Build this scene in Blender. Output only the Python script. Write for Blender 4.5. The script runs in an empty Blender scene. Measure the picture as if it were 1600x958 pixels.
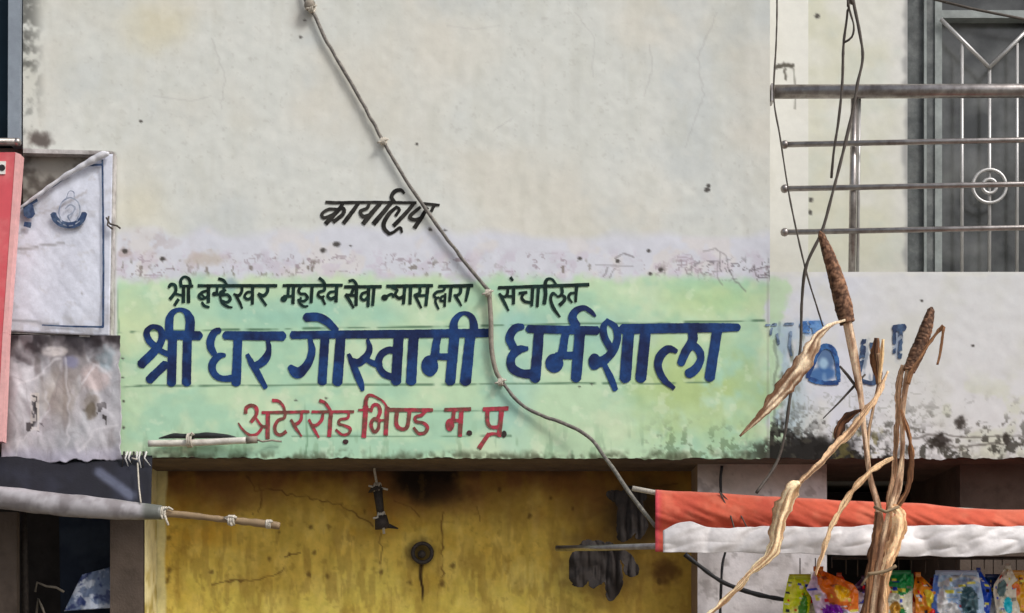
import bpy, math, random
import numpy as np
from mathutils import Vector

# ------------------------------------------------------------------ camera, sky, sun, exposure
S, D, CZ, ZC = 3.4 / 1600, 5.0, 1.6, 2.80      # metres per photo pixel on the facade, camera distance, eye height, facade height at frame centre
scene = bpy.context.scene
cam = bpy.data.cameras.new('camera'); cam_o = bpy.data.objects.new('camera', cam)
scene.collection.objects.link(cam_o); scene.camera = cam_o
cam_o.location = (0, -D, CZ); cam_o.rotation_euler = (math.radians(90), 0, 0)
cam.sensor_width = 36; cam.lens = 36 * D / 3.4; cam.shift_y = (ZC - CZ) / 3.4
cam.clip_start = .05; cam.clip_end = 2000
SUN_EL, SUN_AZ = math.radians(46), math.radians(130)
world = bpy.data.worlds.new('World'); scene.world = world; world.use_nodes = True
wn = world.node_tree.nodes; wl = world.node_tree.links
sky = wn.new('ShaderNodeTexSky'); sky.sky_type = 'NISHITA'; sky.sun_disc = False
sky.sun_elevation = SUN_EL; sky.sun_rotation = SUN_AZ; sky.dust_density = 4.0; sky.air_density = 1.0; sky.ozone_density = 1.0
hs = wn.new('ShaderNodeHueSaturation'); hs.inputs['Saturation'].default_value = .5
wl.new(sky.outputs[0], hs.inputs['Color']); wl.new(hs.outputs[0], wn['Background'].inputs[0])
wn['Background'].inputs[1].default_value = .12
sun = bpy.data.lights.new('sun', 'SUN'); sun.energy = 1.5; sun.angle = math.radians(14); sun.color = (1, .985, .96)
sun_o = bpy.data.objects.new('sun', sun); scene.collection.objects.link(sun_o)
sdir = Vector((math.sin(SUN_AZ) * math.cos(SUN_EL), math.cos(SUN_AZ) * math.cos(SUN_EL), math.sin(SUN_EL)))
sun_o.rotation_euler = sdir.to_track_quat('Z', 'Y').to_euler(); sun_o.location = sdir * 20
scene.view_settings.view_transform = 'Standard'; scene.view_settings.look = 'None'
scene.view_settings.gamma = 1; scene.view_settings.exposure = 0.18

R = random.Random(7)
COL = scene.collection

# ------------------------------------------------------------------ helpers
def P(px, py, Y=0.0):
    """a point at depth Y, given where the straight line of sight crosses the facade plane"""
    k = (D + Y) / D
    return Vector(((px - 800) * S * k, Y, CZ + (ZC - (py - 479) * S - CZ) * k))

def lin(c):
    c = np.asarray(c, float) / 255.0
    return np.where(c <= .04045, c / 12.92, ((c + .055) / 1.055) ** 2.4)

def hash2(ix, iy, seed):
    h = (ix.astype(np.int64) * 374761393 + iy.astype(np.int64) * 668265263 + seed * 1274126177) & 0xffffffff
    h = ((h ^ (h >> 13)) * 1274126177) & 0xffffffff
    return ((h ^ (h >> 16)) & 0xffff) / 65535.0

def noise(x, y, scale, seed=0):
    x = np.asarray(x, float) / scale; y = np.asarray(y, float) / scale
    ix = np.floor(x); iy = np.floor(y); fx = x - ix; fy = y - iy
    fx = fx * fx * (3 - 2 * fx); fy = fy * fy * (3 - 2 * fy)
    a = hash2(ix, iy, seed); b = hash2(ix + 1, iy, seed); c = hash2(ix, iy + 1, seed); d = hash2(ix + 1, iy + 1, seed)
    return (a * (1 - fx) + b * fx) * (1 - fy) + (c * (1 - fx) + d * fx) * fy

def fbm(x, y, scale, seed=0, oct=4):
    t = 0; a = .5; n = 0
    for k in range(oct):
        t = t + a * noise(x, y, scale / 2 ** k, seed + 31 * k); n += a; a *= .55
    return t / n

def ss(a, b, x):
    t = np.clip((np.asarray(x, float) - a) / (b - a), 0, 1)
    return t * t * (3 - 2 * t)

def mixc(c, m, col):
    return c * (1 - m[..., None]) + np.asarray(col, float) * m[..., None]

def blob(px, py, cx, cy, rx, ry, soft=.5, wob=0, seed=0, sc=14):
    d = np.hypot((px - cx) / rx, (py - cy) / ry)
    if wob: d = d + (fbm(px, py, sc, seed, 3) - .5) * wob
    return 1 - ss(1 - soft, 1 + soft * .3, d)

def linedist(px, py, pts):
    best = np.full(np.shape(px), 1e9)
    for (ax, ay), (bx, by) in zip(pts[:-1], pts[1:]):
        vx, vy = bx - ax, by - ay
        t = np.clip(((px - ax) * vx + (py - ay) * vy) / (vx * vx + vy * vy + 1e-9), 0, 1)
        best = np.minimum(best, np.hypot(px - ax - t * vx, py - ay - t * vy))
    return best

def catmull(pts, step):
    """pts: tuples of any length; smooth resample"""
    pts = [np.array(p, float) for p in pts]
    if len(pts) == 2:
        n = max(1, int(np.linalg.norm(pts[1][:2] - pts[0][:2]) / step))
        return [pts[0] + (pts[1] - pts[0]) * i / n for i in range(n + 1)]
    q = [2 * pts[0] - pts[1]] + pts + [2 * pts[-1] - pts[-2]]
    out = []
    for i in range(1, len(q) - 2):
        p0, p1, p2, p3 = q[i - 1:i + 3]
        n = max(1, int(math.ceil(np.linalg.norm((p2 - p1)[:3]) / step)))
        for k in range(n):
            t = k / n
            out.append(.5 * (2 * p1 + (p2 - p0) * t + (2 * p0 - 5 * p1 + 4 * p2 - p3) * t * t + (3 * p1 - p0 - 3 * p2 + p3) * t ** 3))
    out.append(pts[-1])
    return out

class MB:
    def __init__(s): s.v = []; s.f = []; s.c = []; s.hascol = False
    def add(s, vs, fs, col=None):
        b = len(s.v); s.v += [tuple(v) for v in vs]; s.f += [tuple(b + i for i in f) for f in fs]
        if col is None: s.c += [(1, 1, 1)] * len(vs)
        else:
            s.hascol = True
            s.c += [tuple(col)] * len(vs) if np.ndim(col) == 1 else [tuple(c) for c in col]
        return s
    def box(s, lo, hi, col=None):
        (a, b, c), (d, e, f) = lo, hi
        return s.add([(a, b, c), (d, b, c), (d, e, c), (a, e, c), (a, b, f), (d, b, f), (d, e, f), (a, e, f)],
                     [(0, 1, 5, 4), (1, 2, 6, 5), (2, 3, 7, 6), (3, 0, 4, 7), (4, 5, 6, 7), (3, 2, 1, 0)], col)
    def boxpx(s, x0, y0, x1, y1, Y0, Y1, col=None):
        a = P(x0, y1, Y0); b = P(x1, y0, Y0)
        return s.box((a.x, Y0, a.z), (b.x, Y1, b.z), col)
    def tube(s, pts, rad, n=8, col=None, caps=True):
        """pts world Vectors, rad scalar or list"""
        pts = [Vector(p) for p in pts]
        rad = [rad] * len(pts) if np.isscalar(rad) else list(rad)
        vs = []; fs = []; ref = None
        for i, p in enumerate(pts):
            t = (pts[min(i + 1, len(pts) - 1)] - pts[max(i - 1, 0)]).normalized()
            if ref is None: ref = t.orthogonal().normalized()
            ref = (ref - t * ref.dot(t)).normalized(); bi = t.cross(ref)
            for k in range(n):
                a = 2 * math.pi * k / n
                vs.append(p + (ref * math.cos(a) + bi * math.sin(a)) * rad[i])
        for i in range(len(pts) - 1):
            for k in range(n):
                fs.append((i * n + k, i * n + (k + 1) % n, (i + 1) * n + (k + 1) % n, (i + 1) * n + k))
        if caps: fs += [tuple(range(n))[::-1], tuple((len(pts) - 1) * n + k for k in range(n))]
        return s.add(vs, fs, col)
    def ball(s, c, r, n=10, col=None, sc=(1, 1, 1)):
        vs = []; fs = []
        for i in range(n + 1):
            th = math.pi * i / n
            for k in range(n):
                a = 2 * math.pi * k / n
                vs.append((c[0] + r * sc[0] * math.sin(th) * math.cos(a), c[1] + r * sc[1] * math.sin(th) * math.sin(a), c[2] + r * sc[2] * math.cos(th)))
        for i in range(n):
            for k in range(n): fs.append((i * n + k, (i + 1) * n + k, (i + 1) * n + (k + 1) % n, i * n + (k + 1) % n))
        return s.add(vs, fs, col)
    def grid(s, V, C=None):
        """V array (m,n,3)"""
        m, n = V.shape[:2]
        idx = np.arange(m * n).reshape(m, n)
        f = np.stack([idx[:-1, :-1], idx[1:, :-1], idx[1:, 1:], idx[:-1, 1:]], -1).reshape(-1, 4)
        return s.add(V.reshape(-1, 3).tolist(), f.tolist(), None if C is None else C.reshape(-1, 3).tolist())
    def prism(s, poly, Y0, Y1, col=None):
        """poly: photo-plane outline seen at depth Y0, extruded straight back to Y1"""
        n = len(poly); fr = [P(x, y, Y0) for x, y in poly]
        vs = fr + [Vector((p.x, Y1, p.z)) for p in fr]
        fs = [tuple(range(n)), tuple(range(2 * n - 1, n - 1, -1))] + [(i, i + n, (i + 1) % n + n, (i + 1) % n) for i in range(n)]
        return s.add(vs, fs, col)

ORG = {}
def thing(name, label, cat, loc=(0, 0, 0), group=None):
    o = bpy.data.objects.new(name, None); o.location = loc; o.empty_display_size = .1
    COL.objects.link(o); ORG[o.name] = Vector(loc); tag(o, label, cat, group); return o
def tag(o, label, cat, group=None):
    o['label'] = label; o['category'] = cat
    if group: o['group'] = group
    return o
def obj(name, mb, mat, parent=None, smooth=True, label=None, solid=0, kind=None):
    me = bpy.data.meshes.new(name)
    V = np.array(mb.v, float)
    if parent is not None: org = ORG[parent.name]
    else:
        lo, hi = V.min(0), V.max(0); org = Vector(((lo[0] + hi[0]) / 2, (lo[1] + hi[1]) / 2, lo[2]))
    V = V - np.array(org)
    me.from_pydata(V.tolist(), [], mb.f); 
    if smooth: me.polygons.foreach_set('use_smooth', [True] * len(me.polygons))
    if mb.hascol:
        a = me.color_attributes.new('Col', 'FLOAT_COLOR', 'POINT')
        c = np.ones((len(V), 4), np.float32); c[:, :3] = np.array(mb.c, np.float32); a.data.foreach_set('color', c.ravel())
    me.update()
    o = bpy.data.objects.new(name, me); COL.objects.link(o); me.materials.append(mat)
    if parent is not None: o.parent = parent; 
    else: o.location = org
    ORG[o.name] = Vector(org)
    if parent is not None and parent.type != 'EMPTY': pass
    if solid:
        m = o.modifiers.new('thickness', 'SOLIDIFY'); m.thickness = solid; m.offset = 0
    if label: o['label'] = label
    if kind: o['kind'] = kind
    return o

def material(name, col=(.5, .5, .5), rough=.8, metal=0, attr=False, nscale=40, namt=.12, bump=.15, bscale=120, fine=None, spec=.4, dirt=None, dirt_amt=0, dirt_scale=8):
    m = bpy.data.materials.new(name); m.use_nodes = True; nt = m.node_tree; N = nt.nodes; L = nt.links
    b = N['Principled BSDF']; b.inputs['Roughness'].default_value = rough; b.inputs['Metallic'].default_value = metal
    b.inputs['Specular IOR Level'].default_value = spec
    tc = N.new('ShaderNodeNewGeometry')
    if attr:
        src = N.new('ShaderNodeVertexColor'); src.layer_name = 'Col'; out = src.outputs[0]
    else:
        src = N.new('ShaderNodeRGB'); src.outputs[0].default_value = (*col, 1); out = src.outputs[0]
    if dirt is not None:
        dn = N.new('ShaderNodeTexNoise'); dn.inputs['Scale'].default_value = dirt_scale; dn.inputs['Detail'].default_value = 8; dn.inputs['Roughness'].default_value = .65
        L.new(tc.outputs['Position'], dn.inputs['Vector'])
        rp = N.new('ShaderNodeMapRange'); rp.inputs[1].default_value = .45; rp.inputs[2].default_value = .7; rp.inputs[3].default_value = 0; rp.inputs[4].default_value = dirt_amt
        L.new(dn.outputs['Fac'], rp.inputs[0])
        mx = N.new('ShaderNodeMix'); mx.data_type = 'RGBA'; L.new(rp.outputs[0], mx.inputs[0]); L.new(out, mx.inputs[6]); mx.inputs[7].default_value = (*dirt, 1); out = mx.outputs[2]
    nz = N.new('ShaderNodeTexNoise'); nz.inputs['Scale'].default_value = nscale; nz.inputs['Detail'].default_value = 9; nz.inputs['Roughness'].default_value = .62
    L.new(tc.outputs['Position'], nz.inputs['Vector'])
    mr = N.new('ShaderNodeMapRange'); mr.inputs[1].default_value = .3; mr.inputs[2].default_value = .7; mr.inputs[3].default_value = 1 - namt; mr.inputs[4].default_value = 1 + namt
    L.new(nz.outputs['Fac'], mr.inputs[0])
    vm = N.new('ShaderNodeVectorMath'); vm.operation = 'SCALE'; L.new(out, vm.inputs[0]); L.new(mr.outputs[0], vm.inputs['Scale'])
    L.new(vm.outputs[0], b.inputs['Base Color'])
    if bump:
        bz = N.new('ShaderNodeTexNoise'); bz.inputs['Scale'].default_value = bscale; bz.inputs['Detail'].default_value = 6
        L.new(tc.outputs['Position'], bz.inputs['Vector'])
        bp = N.new('ShaderNodeBump'); bp.inputs['Strength'].default_value = bump; bp.inputs['Distance'].default_value = .004
        L.new(bz.outputs['Fac'], bp.inputs['Height']); L.new(bp.outputs[0], b.inputs['Normal'])
    return m

A = lambda r, g, b, k=1.12: tuple(np.clip(lin((r, g, b)) * k, 0, .82))     # photographed colour of a fully lit face -> albedo
M = dict(
    plaster=material('painted_plaster', rough=.92, attr=True, nscale=26, namt=.04, bump=.08, bscale=70, spec=.2),
    shade_plaster=material('stained_plaster', rough=.9, attr=True, nscale=30, namt=.12, bump=.45, bscale=70, spec=.2),
    body=material('wall_body', A(198, 196, 188), rough=.95, nscale=9, namt=.08),
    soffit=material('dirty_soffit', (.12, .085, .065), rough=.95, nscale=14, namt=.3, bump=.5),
    letters=material('letter_paint', rough=.75, attr=True, nscale=75, namt=.3, bump=.2, bscale=120, spec=.25),
    steel=material('railing_steel', (.40, .37, .355), rough=.33, metal=.85, nscale=30, namt=.25, bump=.12, dirt=(.13, .1, .085), dirt_amt=.6, dirt_scale=22),
    bright_steel=material('grille_steel', (.56, .55, .54), rough=.42, metal=.5, nscale=30, namt=.12, bump=.05),
    grey_frame=material('grey_painted_frame', (.085, .095, .095), rough=.6, nscale=25, namt=.3, bump=.2, dirt=(.3, .31, .3), dirt_amt=.5, dirt_scale=9),
    pale_frame=material('pale_frame', (.3, .33, .32), rough=.6, nscale=25, namt=.2, bump=.2, dirt=(.1, .1, .1), dirt_amt=.4),
    attr_matt=material('matt_attr', rough=.85, attr=True, nscale=50, namt=.1, bump=.15),
    attr_foil=material('foil_attr', rough=.28, attr=True, nscale=60, namt=.06, bump=.1, spec=.6),
    attr_plastic=material('plastic_attr', rough=.42, attr=True, nscale=50, namt=.1, bump=.15, spec=.5),
    straw=material('dry_straw', rough=.7, attr=True, nscale=150, namt=.2, bump=.3, bscale=300, spec=.3),
    cable=material('cable_sheath', (.15, .135, .12), rough=.6, nscale=80, namt=.25, dirt=(.3, .27, .23), dirt_amt=.7, dirt_scale=40),
    pipe=material('weathered_pipe', (.30, .26, .21), rough=.7, nscale=60, namt=.2, dirt=(.1, .09, .075), dirt_amt=.7, dirt_scale=35),
    wire=material('brown_wire', (.085, .07, .058), rough=.7, nscale=60, namt=.3),
    black=material('black_rubber', (.016, .016, .018), rough=.55, nscale=60, namt=.3),
    cord=material('pale_cord', (.55, .5, .42), rough=.9, nscale=200, namt=.25, bump=.3, bscale=400),
    bamboo=material('bamboo', (.30, .21, .12), rough=.65, nscale=50, namt=.3, dirt=(.12, .08, .05), dirt_amt=.7, dirt_scale=25),
    iron=material('rusty_iron', (.05, .04, .034), rough=.7, metal=.3, nscale=80, namt=.4),
    dark=material('dark_interior', (.035, .03, .03), rough=.9, nscale=12, namt=.4),
    navy=material('navy_panel', (.008, .022, .036), rough=.6, nscale=10, namt=.2, bump=.03, spec=.15),
    blueframe=material('blue_grey_frame', (.27, .31, .36), rough=.5, nscale=30, namt=.12),
    ground=material('dusty_road', (.22, .2, .17), rough=.95, nscale=3, namt=.25, bump=.5, bscale=60),
    brown=material('brown_plaster', (.115, .085, .066), rough=.9, nscale=16, namt=.35, bump=.4, dirt=(.05, .04, .035), dirt_amt=.6),
)
def fibrous(m):
    nt = m.node_tree; N = nt.nodes; L = nt.links; b = N['Principled BSDF']; geo = N.new('ShaderNodeNewGeometry')
    mp = N.new('ShaderNodeMapping'); mp.inputs['Scale'].default_value = (1, 1, .1); L.new(geo.outputs['Position'], mp.inputs['Vector'])
    nz = N.new('ShaderNodeTexNoise'); nz.inputs['Scale'].default_value = 420; nz.inputs['Detail'].default_value = 5; L.new(mp.outputs[0], nz.inputs['Vector'])
    mr = N.new('ShaderNodeMapRange'); mr.inputs[1].default_value = .3; mr.inputs[2].default_value = .7; mr.inputs[3].default_value = .95; mr.inputs[4].default_value = 1.75; L.new(nz.outputs['Fac'], mr.inputs[0])
    src = b.inputs['Base Color'].links[0].from_socket
    vm = N.new('ShaderNodeVectorMath'); vm.operation = 'SCALE'; L.new(src, vm.inputs[0]); L.new(mr.outputs[0], vm.inputs['Scale']); L.new(vm.outputs[0], b.inputs['Base Color'])
    tr = N.new('ShaderNodeBsdfTranslucent'); L.new(vm.outputs[0], tr.inputs['Color']); ms = N.new('ShaderNodeMixShader'); ms.inputs[0].default_value = .22
    L.new(b.outputs[0], ms.inputs[1]); L.new(tr.outputs[0], ms.inputs[2]); L.new(ms.outputs[0], N['Material Output'].inputs['Surface'])
fibrous(M['straw'])
g = bpy.data.materials.new('window_glass'); g.use_nodes = True
_b = g.node_tree.nodes['Principled BSDF']; _n = g.node_tree.nodes.new('ShaderNodeTexNoise'); _n.inputs['Scale'].default_value = 6; _n.inputs['Detail'].default_value = 7
_r = g.node_tree.nodes.new('ShaderNodeValToRGB'); _r.color_ramp.elements[0].position = .38; _r.color_ramp.elements[0].color = (.028, .03, .028, 1)
_r.color_ramp.elements[1].position = .72; _r.color_ramp.elements[1].color = (.17, .175, .17, 1)
_g = g.node_tree.nodes.new('ShaderNodeNewGeometry'); g.node_tree.links.new(_g.outputs['Position'], _n.inputs['Vector'])
g.node_tree.links.new(_n.outputs['Fac'], _r.inputs[0]); g.node_tree.links.new(_r.outputs[0], _b.inputs['Base Color'])
_b.inputs['Roughness'].default_value = .22; _b.inputs['Specular IOR Level'].default_value = .7
M['glass'] = g

# ------------------------------------------------------------------ brush lettering: strokes -> one clean outline mesh
def disp(px, py):
    """unevenness of the plaster, metres towards the street (negative Y)"""
    return (fbm(px, py, 90, 5, 3) - .5) * .002 + (noise(px, py, 14, 9) - .5) * .0011

def parse(txt, x0, y0, sc, kw=1.0):
    """'x,y,w x,y,w' per line in crop units -> photo units; 'o x,y,rx,ry' is a dab"""
    out = []
    for ln in txt.strip().splitlines():
        ln = ln.strip()
        if not ln: continue
        if ln[0] == 'o':
            for t in ln[1:].split():
                a = [float(q) for q in t.split(',')]
                out.append(('o', x0 + a[0] / sc, y0 + a[1] / sc, a[2] / sc, a[3] / sc))
        else:
            pts = []; w = 30
            for t in ln.split():
                a = [float(q) for q in t.split(',')]
                if len(a) > 2: w = a[2]
                pts.append((x0 + a[0] / sc, y0 + a[1] / sc, w * kw / sc))
            out.append(('s', pts))
    return out

def stroke_mesh(strokes, step=1.0, rag=.5, wear=0, seed=0):
    segs = []; dabs = []
    for s in strokes:
        if s[0] == 'o': dabs.append(s[1:]); continue
        q = catmull(s[1], 3.0)
        for i in range(len(q) - 1): segs.append((q[i], q[i + 1], i == 0, i == len(q) - 2))
    xs = [p[0] for a in segs for p in a[:2]] + [d[0] for d in dabs]; ys = [p[1] for a in segs for p in a[:2]] + [d[1] for d in dabs]
    x0, x1, y0, y1 = min(xs) - 16, max(xs) + 16, min(ys) - 16, max(ys) + 16
    gx = np.arange(x0, x1, step); gy = np.arange(y0, y1, step); F = np.full((len(gy), len(gx)), -9.0)
    for a, b, first, last in segs:
        L = math.hypot(b[0] - a[0], b[1] - a[1])
        if L < 1e-6: continue
        r = max(a[2], b[2]) / 2 + 3
        i0 = max(0, int((min(a[0], b[0]) - r - x0) / step)); i1 = int((max(a[0], b[0]) + r - x0) / step) + 2
        j0 = max(0, int((min(a[1], b[1]) - r - y0) / step)); j1 = int((max(a[1], b[1]) + r - y0) / step) + 2
        X, Y = np.meshgrid(gx[i0:i1], gy[j0:j1])
        tx, ty = (b[0] - a[0]) / L, (b[1] - a[1]) / L
        t = (X - a[0]) * tx + (Y - a[1]) * ty; tt = np.clip(t, 0, L)
        d = np.hypot(X - a[0] - tt * tx, Y - a[1] - tt * ty)
        f = (a[2] + (b[2] - a[2]) * tt / L) / 2 - d
        if first: f = np.minimum(f, t + .6)
        if last: f = np.minimum(f, L - t + .6)
        F[j0:j1, i0:i1] = np.maximum(F[j0:j1, i0:i1], f)
    X, Y = np.meshgrid(gx, gy)
    for cx, cy, rx, ry in dabs:
        F = np.maximum(F, (1 - np.hypot((X - cx) / rx, (Y - cy) / ry)) * min(rx, ry))
    F = F + (noise(X, Y, 5, seed) - .5) * rag + (noise(X, Y, 1.7, seed + 3) - .5) * rag * .5
    if wear: F = np.minimum(F, (fbm(X, Y, 11, seed + 8, 4) - wear) * 14)
    return gx, gy, F

def contour(mb, gx, gy, F, yfun, colfun):
    """marching squares: everything with F > 0 becomes faces lying on depth yfun"""
    vid = {}; pts = []; faces = []
    def gv(j, i):
        k = (j, i)
        if k not in vid: vid[k] = len(pts); pts.append((gx[i], gy[j]))
        return vid[k]
    def ev(j, i, j2, i2):
        k = (j, i, j2, i2) if (j, i) < (j2, i2) else (j2, i2, j, i)
        if k not in vid:
            a, b = F[k[0], k[1]], F[k[2], k[3]]; t = a / (a - b)
            vid[k] = len(pts); pts.append((gx[k[1]] + t * (gx[k[3]] - gx[k[1]]), gy[k[0]] + t * (gy[k[2]] - gy[k[0]])))
        return vid[k]
    I = F > 0
    anyc = I[:-1, :-1] | I[1:, :-1] | I[:-1, 1:] | I[1:, 1:]
    for j, i in zip(*np.nonzero(anyc)):
        cs = [(j, i), (j + 1, i), (j + 1, i + 1), (j, i + 1)]; poly = []
        for q in range(4):
            a, b = cs[q], cs[(q + 1) % 4]
            if I[a]: poly.append(gv(*a))
            if I[a] != I[b]: poly.append(ev(*a, *b))
        if len(poly) > 2: faces.append(tuple(poly))
    p = np.array(pts); yy = yfun(p[:, 0], p[:, 1]); c = colfun(p[:, 0], p[:, 1])
    mb.add([P(x, y, Y) for (x, y), Y in zip(pts, yy)], faces, c)
    return mb

def ink(a, b, sc=28, seed=1, thr=(.35, .65)):
    def f(px, py):
        m = ss(*thr, fbm(px, py, sc, seed, 3))
        return mixc(np.tile(np.array(a, float), (len(px), 1)), m, b)
    return f

def wall_y(eps): return lambda px, py: -disp(px, py) - eps
def flat_y(Y): return lambda px, py: np.full(np.shape(px), Y, float)

# ------------------------------------------------------------------ setting
gm = MB(); gm.add([(-150, -150, 0), (150, -150, 0), (150, 150, 0), (-150, 150, 0)], [(0, 1, 2, 3)])
road = obj('road', gm, M['ground'], smooth=False, kind='structure')

B = thing('plastered_building', 'whitewashed two storey building with hand painted green lettered band over a yellow recess', 'building', (0, .3, 0))
ZTOP = 6.0
def fine_axis(a, b, lo, hi, st, coarse=60):
    """fine between lo and hi, coarse outside"""
    L = [] if a >= lo else list(np.linspace(a, lo, max(2, int((lo - a) / coarse)))[:-1])
    L += list(np.linspace(lo, hi, int((hi - lo) / st) + 1))
    if b > hi: L += list(np.linspace(hi, b, max(2, int((b - hi) / coarse)))[1:])
    return np.array(L)

def scribbles(px, py, seed):
    """thin broken scratchy marks"""
    n = fbm(px + 14 * noise(px, py, 9, seed + 2), py, 16, seed, 3)
    return 1 - ss(.012, .035, np.abs(n - .52))

def paint_front(px, py):
    c = np.tile(np.array((208., 210, 204)), px.shape + (1,))
    c = mixc(c, ss(.56, .64, fbm(px * .5 + py * .35, py * 1.2 - px * .4, 46, 47)) * .08, (222, 224, 218))
    c = mixc(c, ss(.58, .68, fbm(px * .45 - py * .3, py + px * .3, 30, 48)) * .09, (184, 186, 178))
    c = mixc(c, ss(.58, .70, fbm(px * 2.4, py * .16, 40, 49)) * .09, (178, 176, 164))
    c = mixc(c, ss(.70, .74, fbm(px, py, 7, 50)) * .2, (166, 164, 156))
    c = mixc(c, ss(.42, .72, fbm(px, py, 170, 11)) * .7, (211, 207, 195))
    c = mixc(c, ss(.5, .75, fbm(px, py, 120, 12)) * .6, (194, 199, 198))
    c = mixc(c, ss(.5, .8, fbm(px, py * .35, 34, 13)) * .25, (190, 190, 178))
    c = mixc(c, blob(px, py, 245, 35, 70, 55, .9, .6, 3, 40) * .45, (206, 196, 160))
    c = mixc(c, blob(px, py, 225, 330, 60, 60, .9, .6, 3, 40) * .4, (214, 206, 178))
    c = mixc(c, ss(.60, .66, fbm(px, py, 60, 15)) * .18, (222, 221, 214))
    # dirty left edge
    e = (1 - ss(40, 75, px)) * ss(.42, .6, fbm(px, py, 22, 16)) * (1 - .5 * ss(90, 200, py))
    c = mixc(c, e * .8, (92, 92, 88))
    c = mixc(c, blob(px, py, 62, 218, 22, 14, .6, .9, 4, 9) * .8, (75, 66, 62))
    # bare dirty plaster behind the torn banner and the plastic
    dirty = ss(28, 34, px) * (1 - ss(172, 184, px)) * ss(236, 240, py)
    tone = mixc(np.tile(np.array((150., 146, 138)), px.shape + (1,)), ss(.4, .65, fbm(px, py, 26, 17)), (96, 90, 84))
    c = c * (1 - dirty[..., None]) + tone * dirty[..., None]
    # lavender primer band
    lv = ss(352, 374, py + (noise(px, py, 40, 18) - .5) * 24) * ss(176, 186, px)
    c = mixc(c, lv * .9, (206, 208, 218))
    c = mixc(c, lv * ss(.55, .7, fbm(px, py, 45, 19)) * .6, (213, 208, 204))
    z = ss(392, 402, py) * (1 - ss(428, 440, py)) * lv * ss(.35, .6, fbm(px, py, 55, 23, 2))
    c = mixc(c, z * scribbles(px, py, 21) * .6, (136, 118, 126))
    c = mixc(c, ss(384, 400, py) * (1 - ss(432, 446, py)) * lv * ss(.5, .66, fbm(px, py, 16, 22)) * .4, (192, 180, 194))
    c = mixc(c, ss(400, 415, py) * (1 - ss(426, 440, py)) * lv * ss(.62, .70, fbm(px * 1.6, py, 11, 29)) * ss(.4, .6, fbm(px, py, 70, 30, 2)) * .75, (120, 112, 104))
    c = mixc(c, (1 - ss(185, 330, px)) * lv * (1 - ss(440, 460, py)) * ss(.5, .65, fbm(px, py, 18, 45)) * .6, (172, 156, 152))
    c = mixc(c, ss(1060, 1100, px) * ss(395, 415, py) * (1 - ss(440, 470, py)) * lv * scribbles(px, py, 46) * .7, (104, 100, 104))
    c = mixc(c, blob(px, py, 325, 405, 38, 14, .6, .9, 6, 10) * .5, (176, 160, 140))
    # the green sign band
    ge = 435 + (fbm(px, py, 34, 24) - .5) * 34 - 4 * ss(900, 1150, px)
    gr = ss(-10, 9, py - ge) * ss(180, 186, px) * (1 - .9 * ss(1186, 1202, px + (fbm(px, py, 30, 25) - .5) * 60 - 12))
    gc = np.tile(np.array((186., 213, 178)), px.shape + (1,))
    gc = mixc(gc, ss(.40, .68, fbm(px, py * 1.6, 70, 26)) * .75, (160, 200, 174))
    gc = mixc(gc, ss(.52, .75, fbm(px, py, 48, 27)) * .7, (202, 218, 184))
    gc = mixc(gc, blob(px, py, 470, 490, 240, 26, .9, .8, 28, 50) * .6, (146, 194, 178))
    gc = mixc(gc, blob(px, py, 900, 520, 150, 40, .9, .8, 29, 50) * .5, (144, 190, 184))
    gc = mixc(gc, blob(px, py, 800, 600, 50, 120, .9, .8, 29, 50) * .4, (150, 196, 196))
    gc = mixc(gc, blob(px, py, 1090, 610, 130, 90, .9, .8, 30, 40) * ss(.3, .6, fbm(px, py, 30, 31)) * .9, (174, 196, 134))
    gc = mixc(gc, blob(px, py, 1120, 470, 100, 36, .9, .6, 30, 40) * .5, (176, 204, 140))
    gc = mixc(gc, blob(px, py, 215, 500, 60, 50, .9, .8, 32, 40) * .6, (202, 214, 168))
    gc = mixc(gc, ss(.66, .72, fbm(px, py, 22, 33)) * .35, (216, 228, 200))
    gc = mixc(gc, ss(.62, .7, fbm(px * 2.2, py * .4, 24, 34)) * ss(640, 715, py) * .5, (128, 160, 128))
    gc = mixc(gc, ss(985, 1040, px) * (1 - ss(1150, 1190, px)) * ss(640, 700, py) * ss(.58, .63, fbm(px, py, 10, 35)) * .55, (96, 116, 88))
    for y0, y1, xa, xb, st in ((519, 502, 182, 1196, .85), (604, 598, 182, 1110, .75), (683, 681, 455, 800, .6), (644, 641, 620, 790, .5)):
        ly = y0 + (y1 - y0) * (px - 182) / 1014 + (noise(px, py * 0, 60, 36) - .5) * 3
        m = (1 - ss(.9, 2.1, np.abs(py - ly))) * (px > xa) * (px < xb) * ss(.25, .5, fbm(px, py * 0 + y0, 18, 37, 2))
        gc = mixc(gc, m * st, (84, 116, 92))
    for xs_ in (184.5, 478):
        m = (1 - ss(.8, 1.8, np.abs(px - xs_ - (noise(py, py * 0, 30, 38) - .5) * 5))) * ss(620 if xs_ > 200 else 440, 660 if xs_ > 200 else 470, py)
        gc = mixc(gc, m * .55, (92, 128, 98))
    ed = ss(700, 716, py + (fbm(px, py, 14, 39) - .5) * 16) * ss(.4, .62, fbm(px, py, 18, 40))
    gc = mixc(gc, ed * .75, (70, 74, 56))
    c = c * (1 - gr[..., None]) + gc * gr[..., None]
    c = mixc(c, blob(px, py, 362, 445, 14, 11, .6, .4, 41, 10) * .5, (110, 140, 160))
    c = mixc(c, ss(1150, 1196, px) * ss(676, 700, py + (fbm(px, py, 16, 82) - .5) * 44) * ss(.38, .5, fbm(px, py, 9, 84)) * .85, (46, 46, 38))
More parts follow.
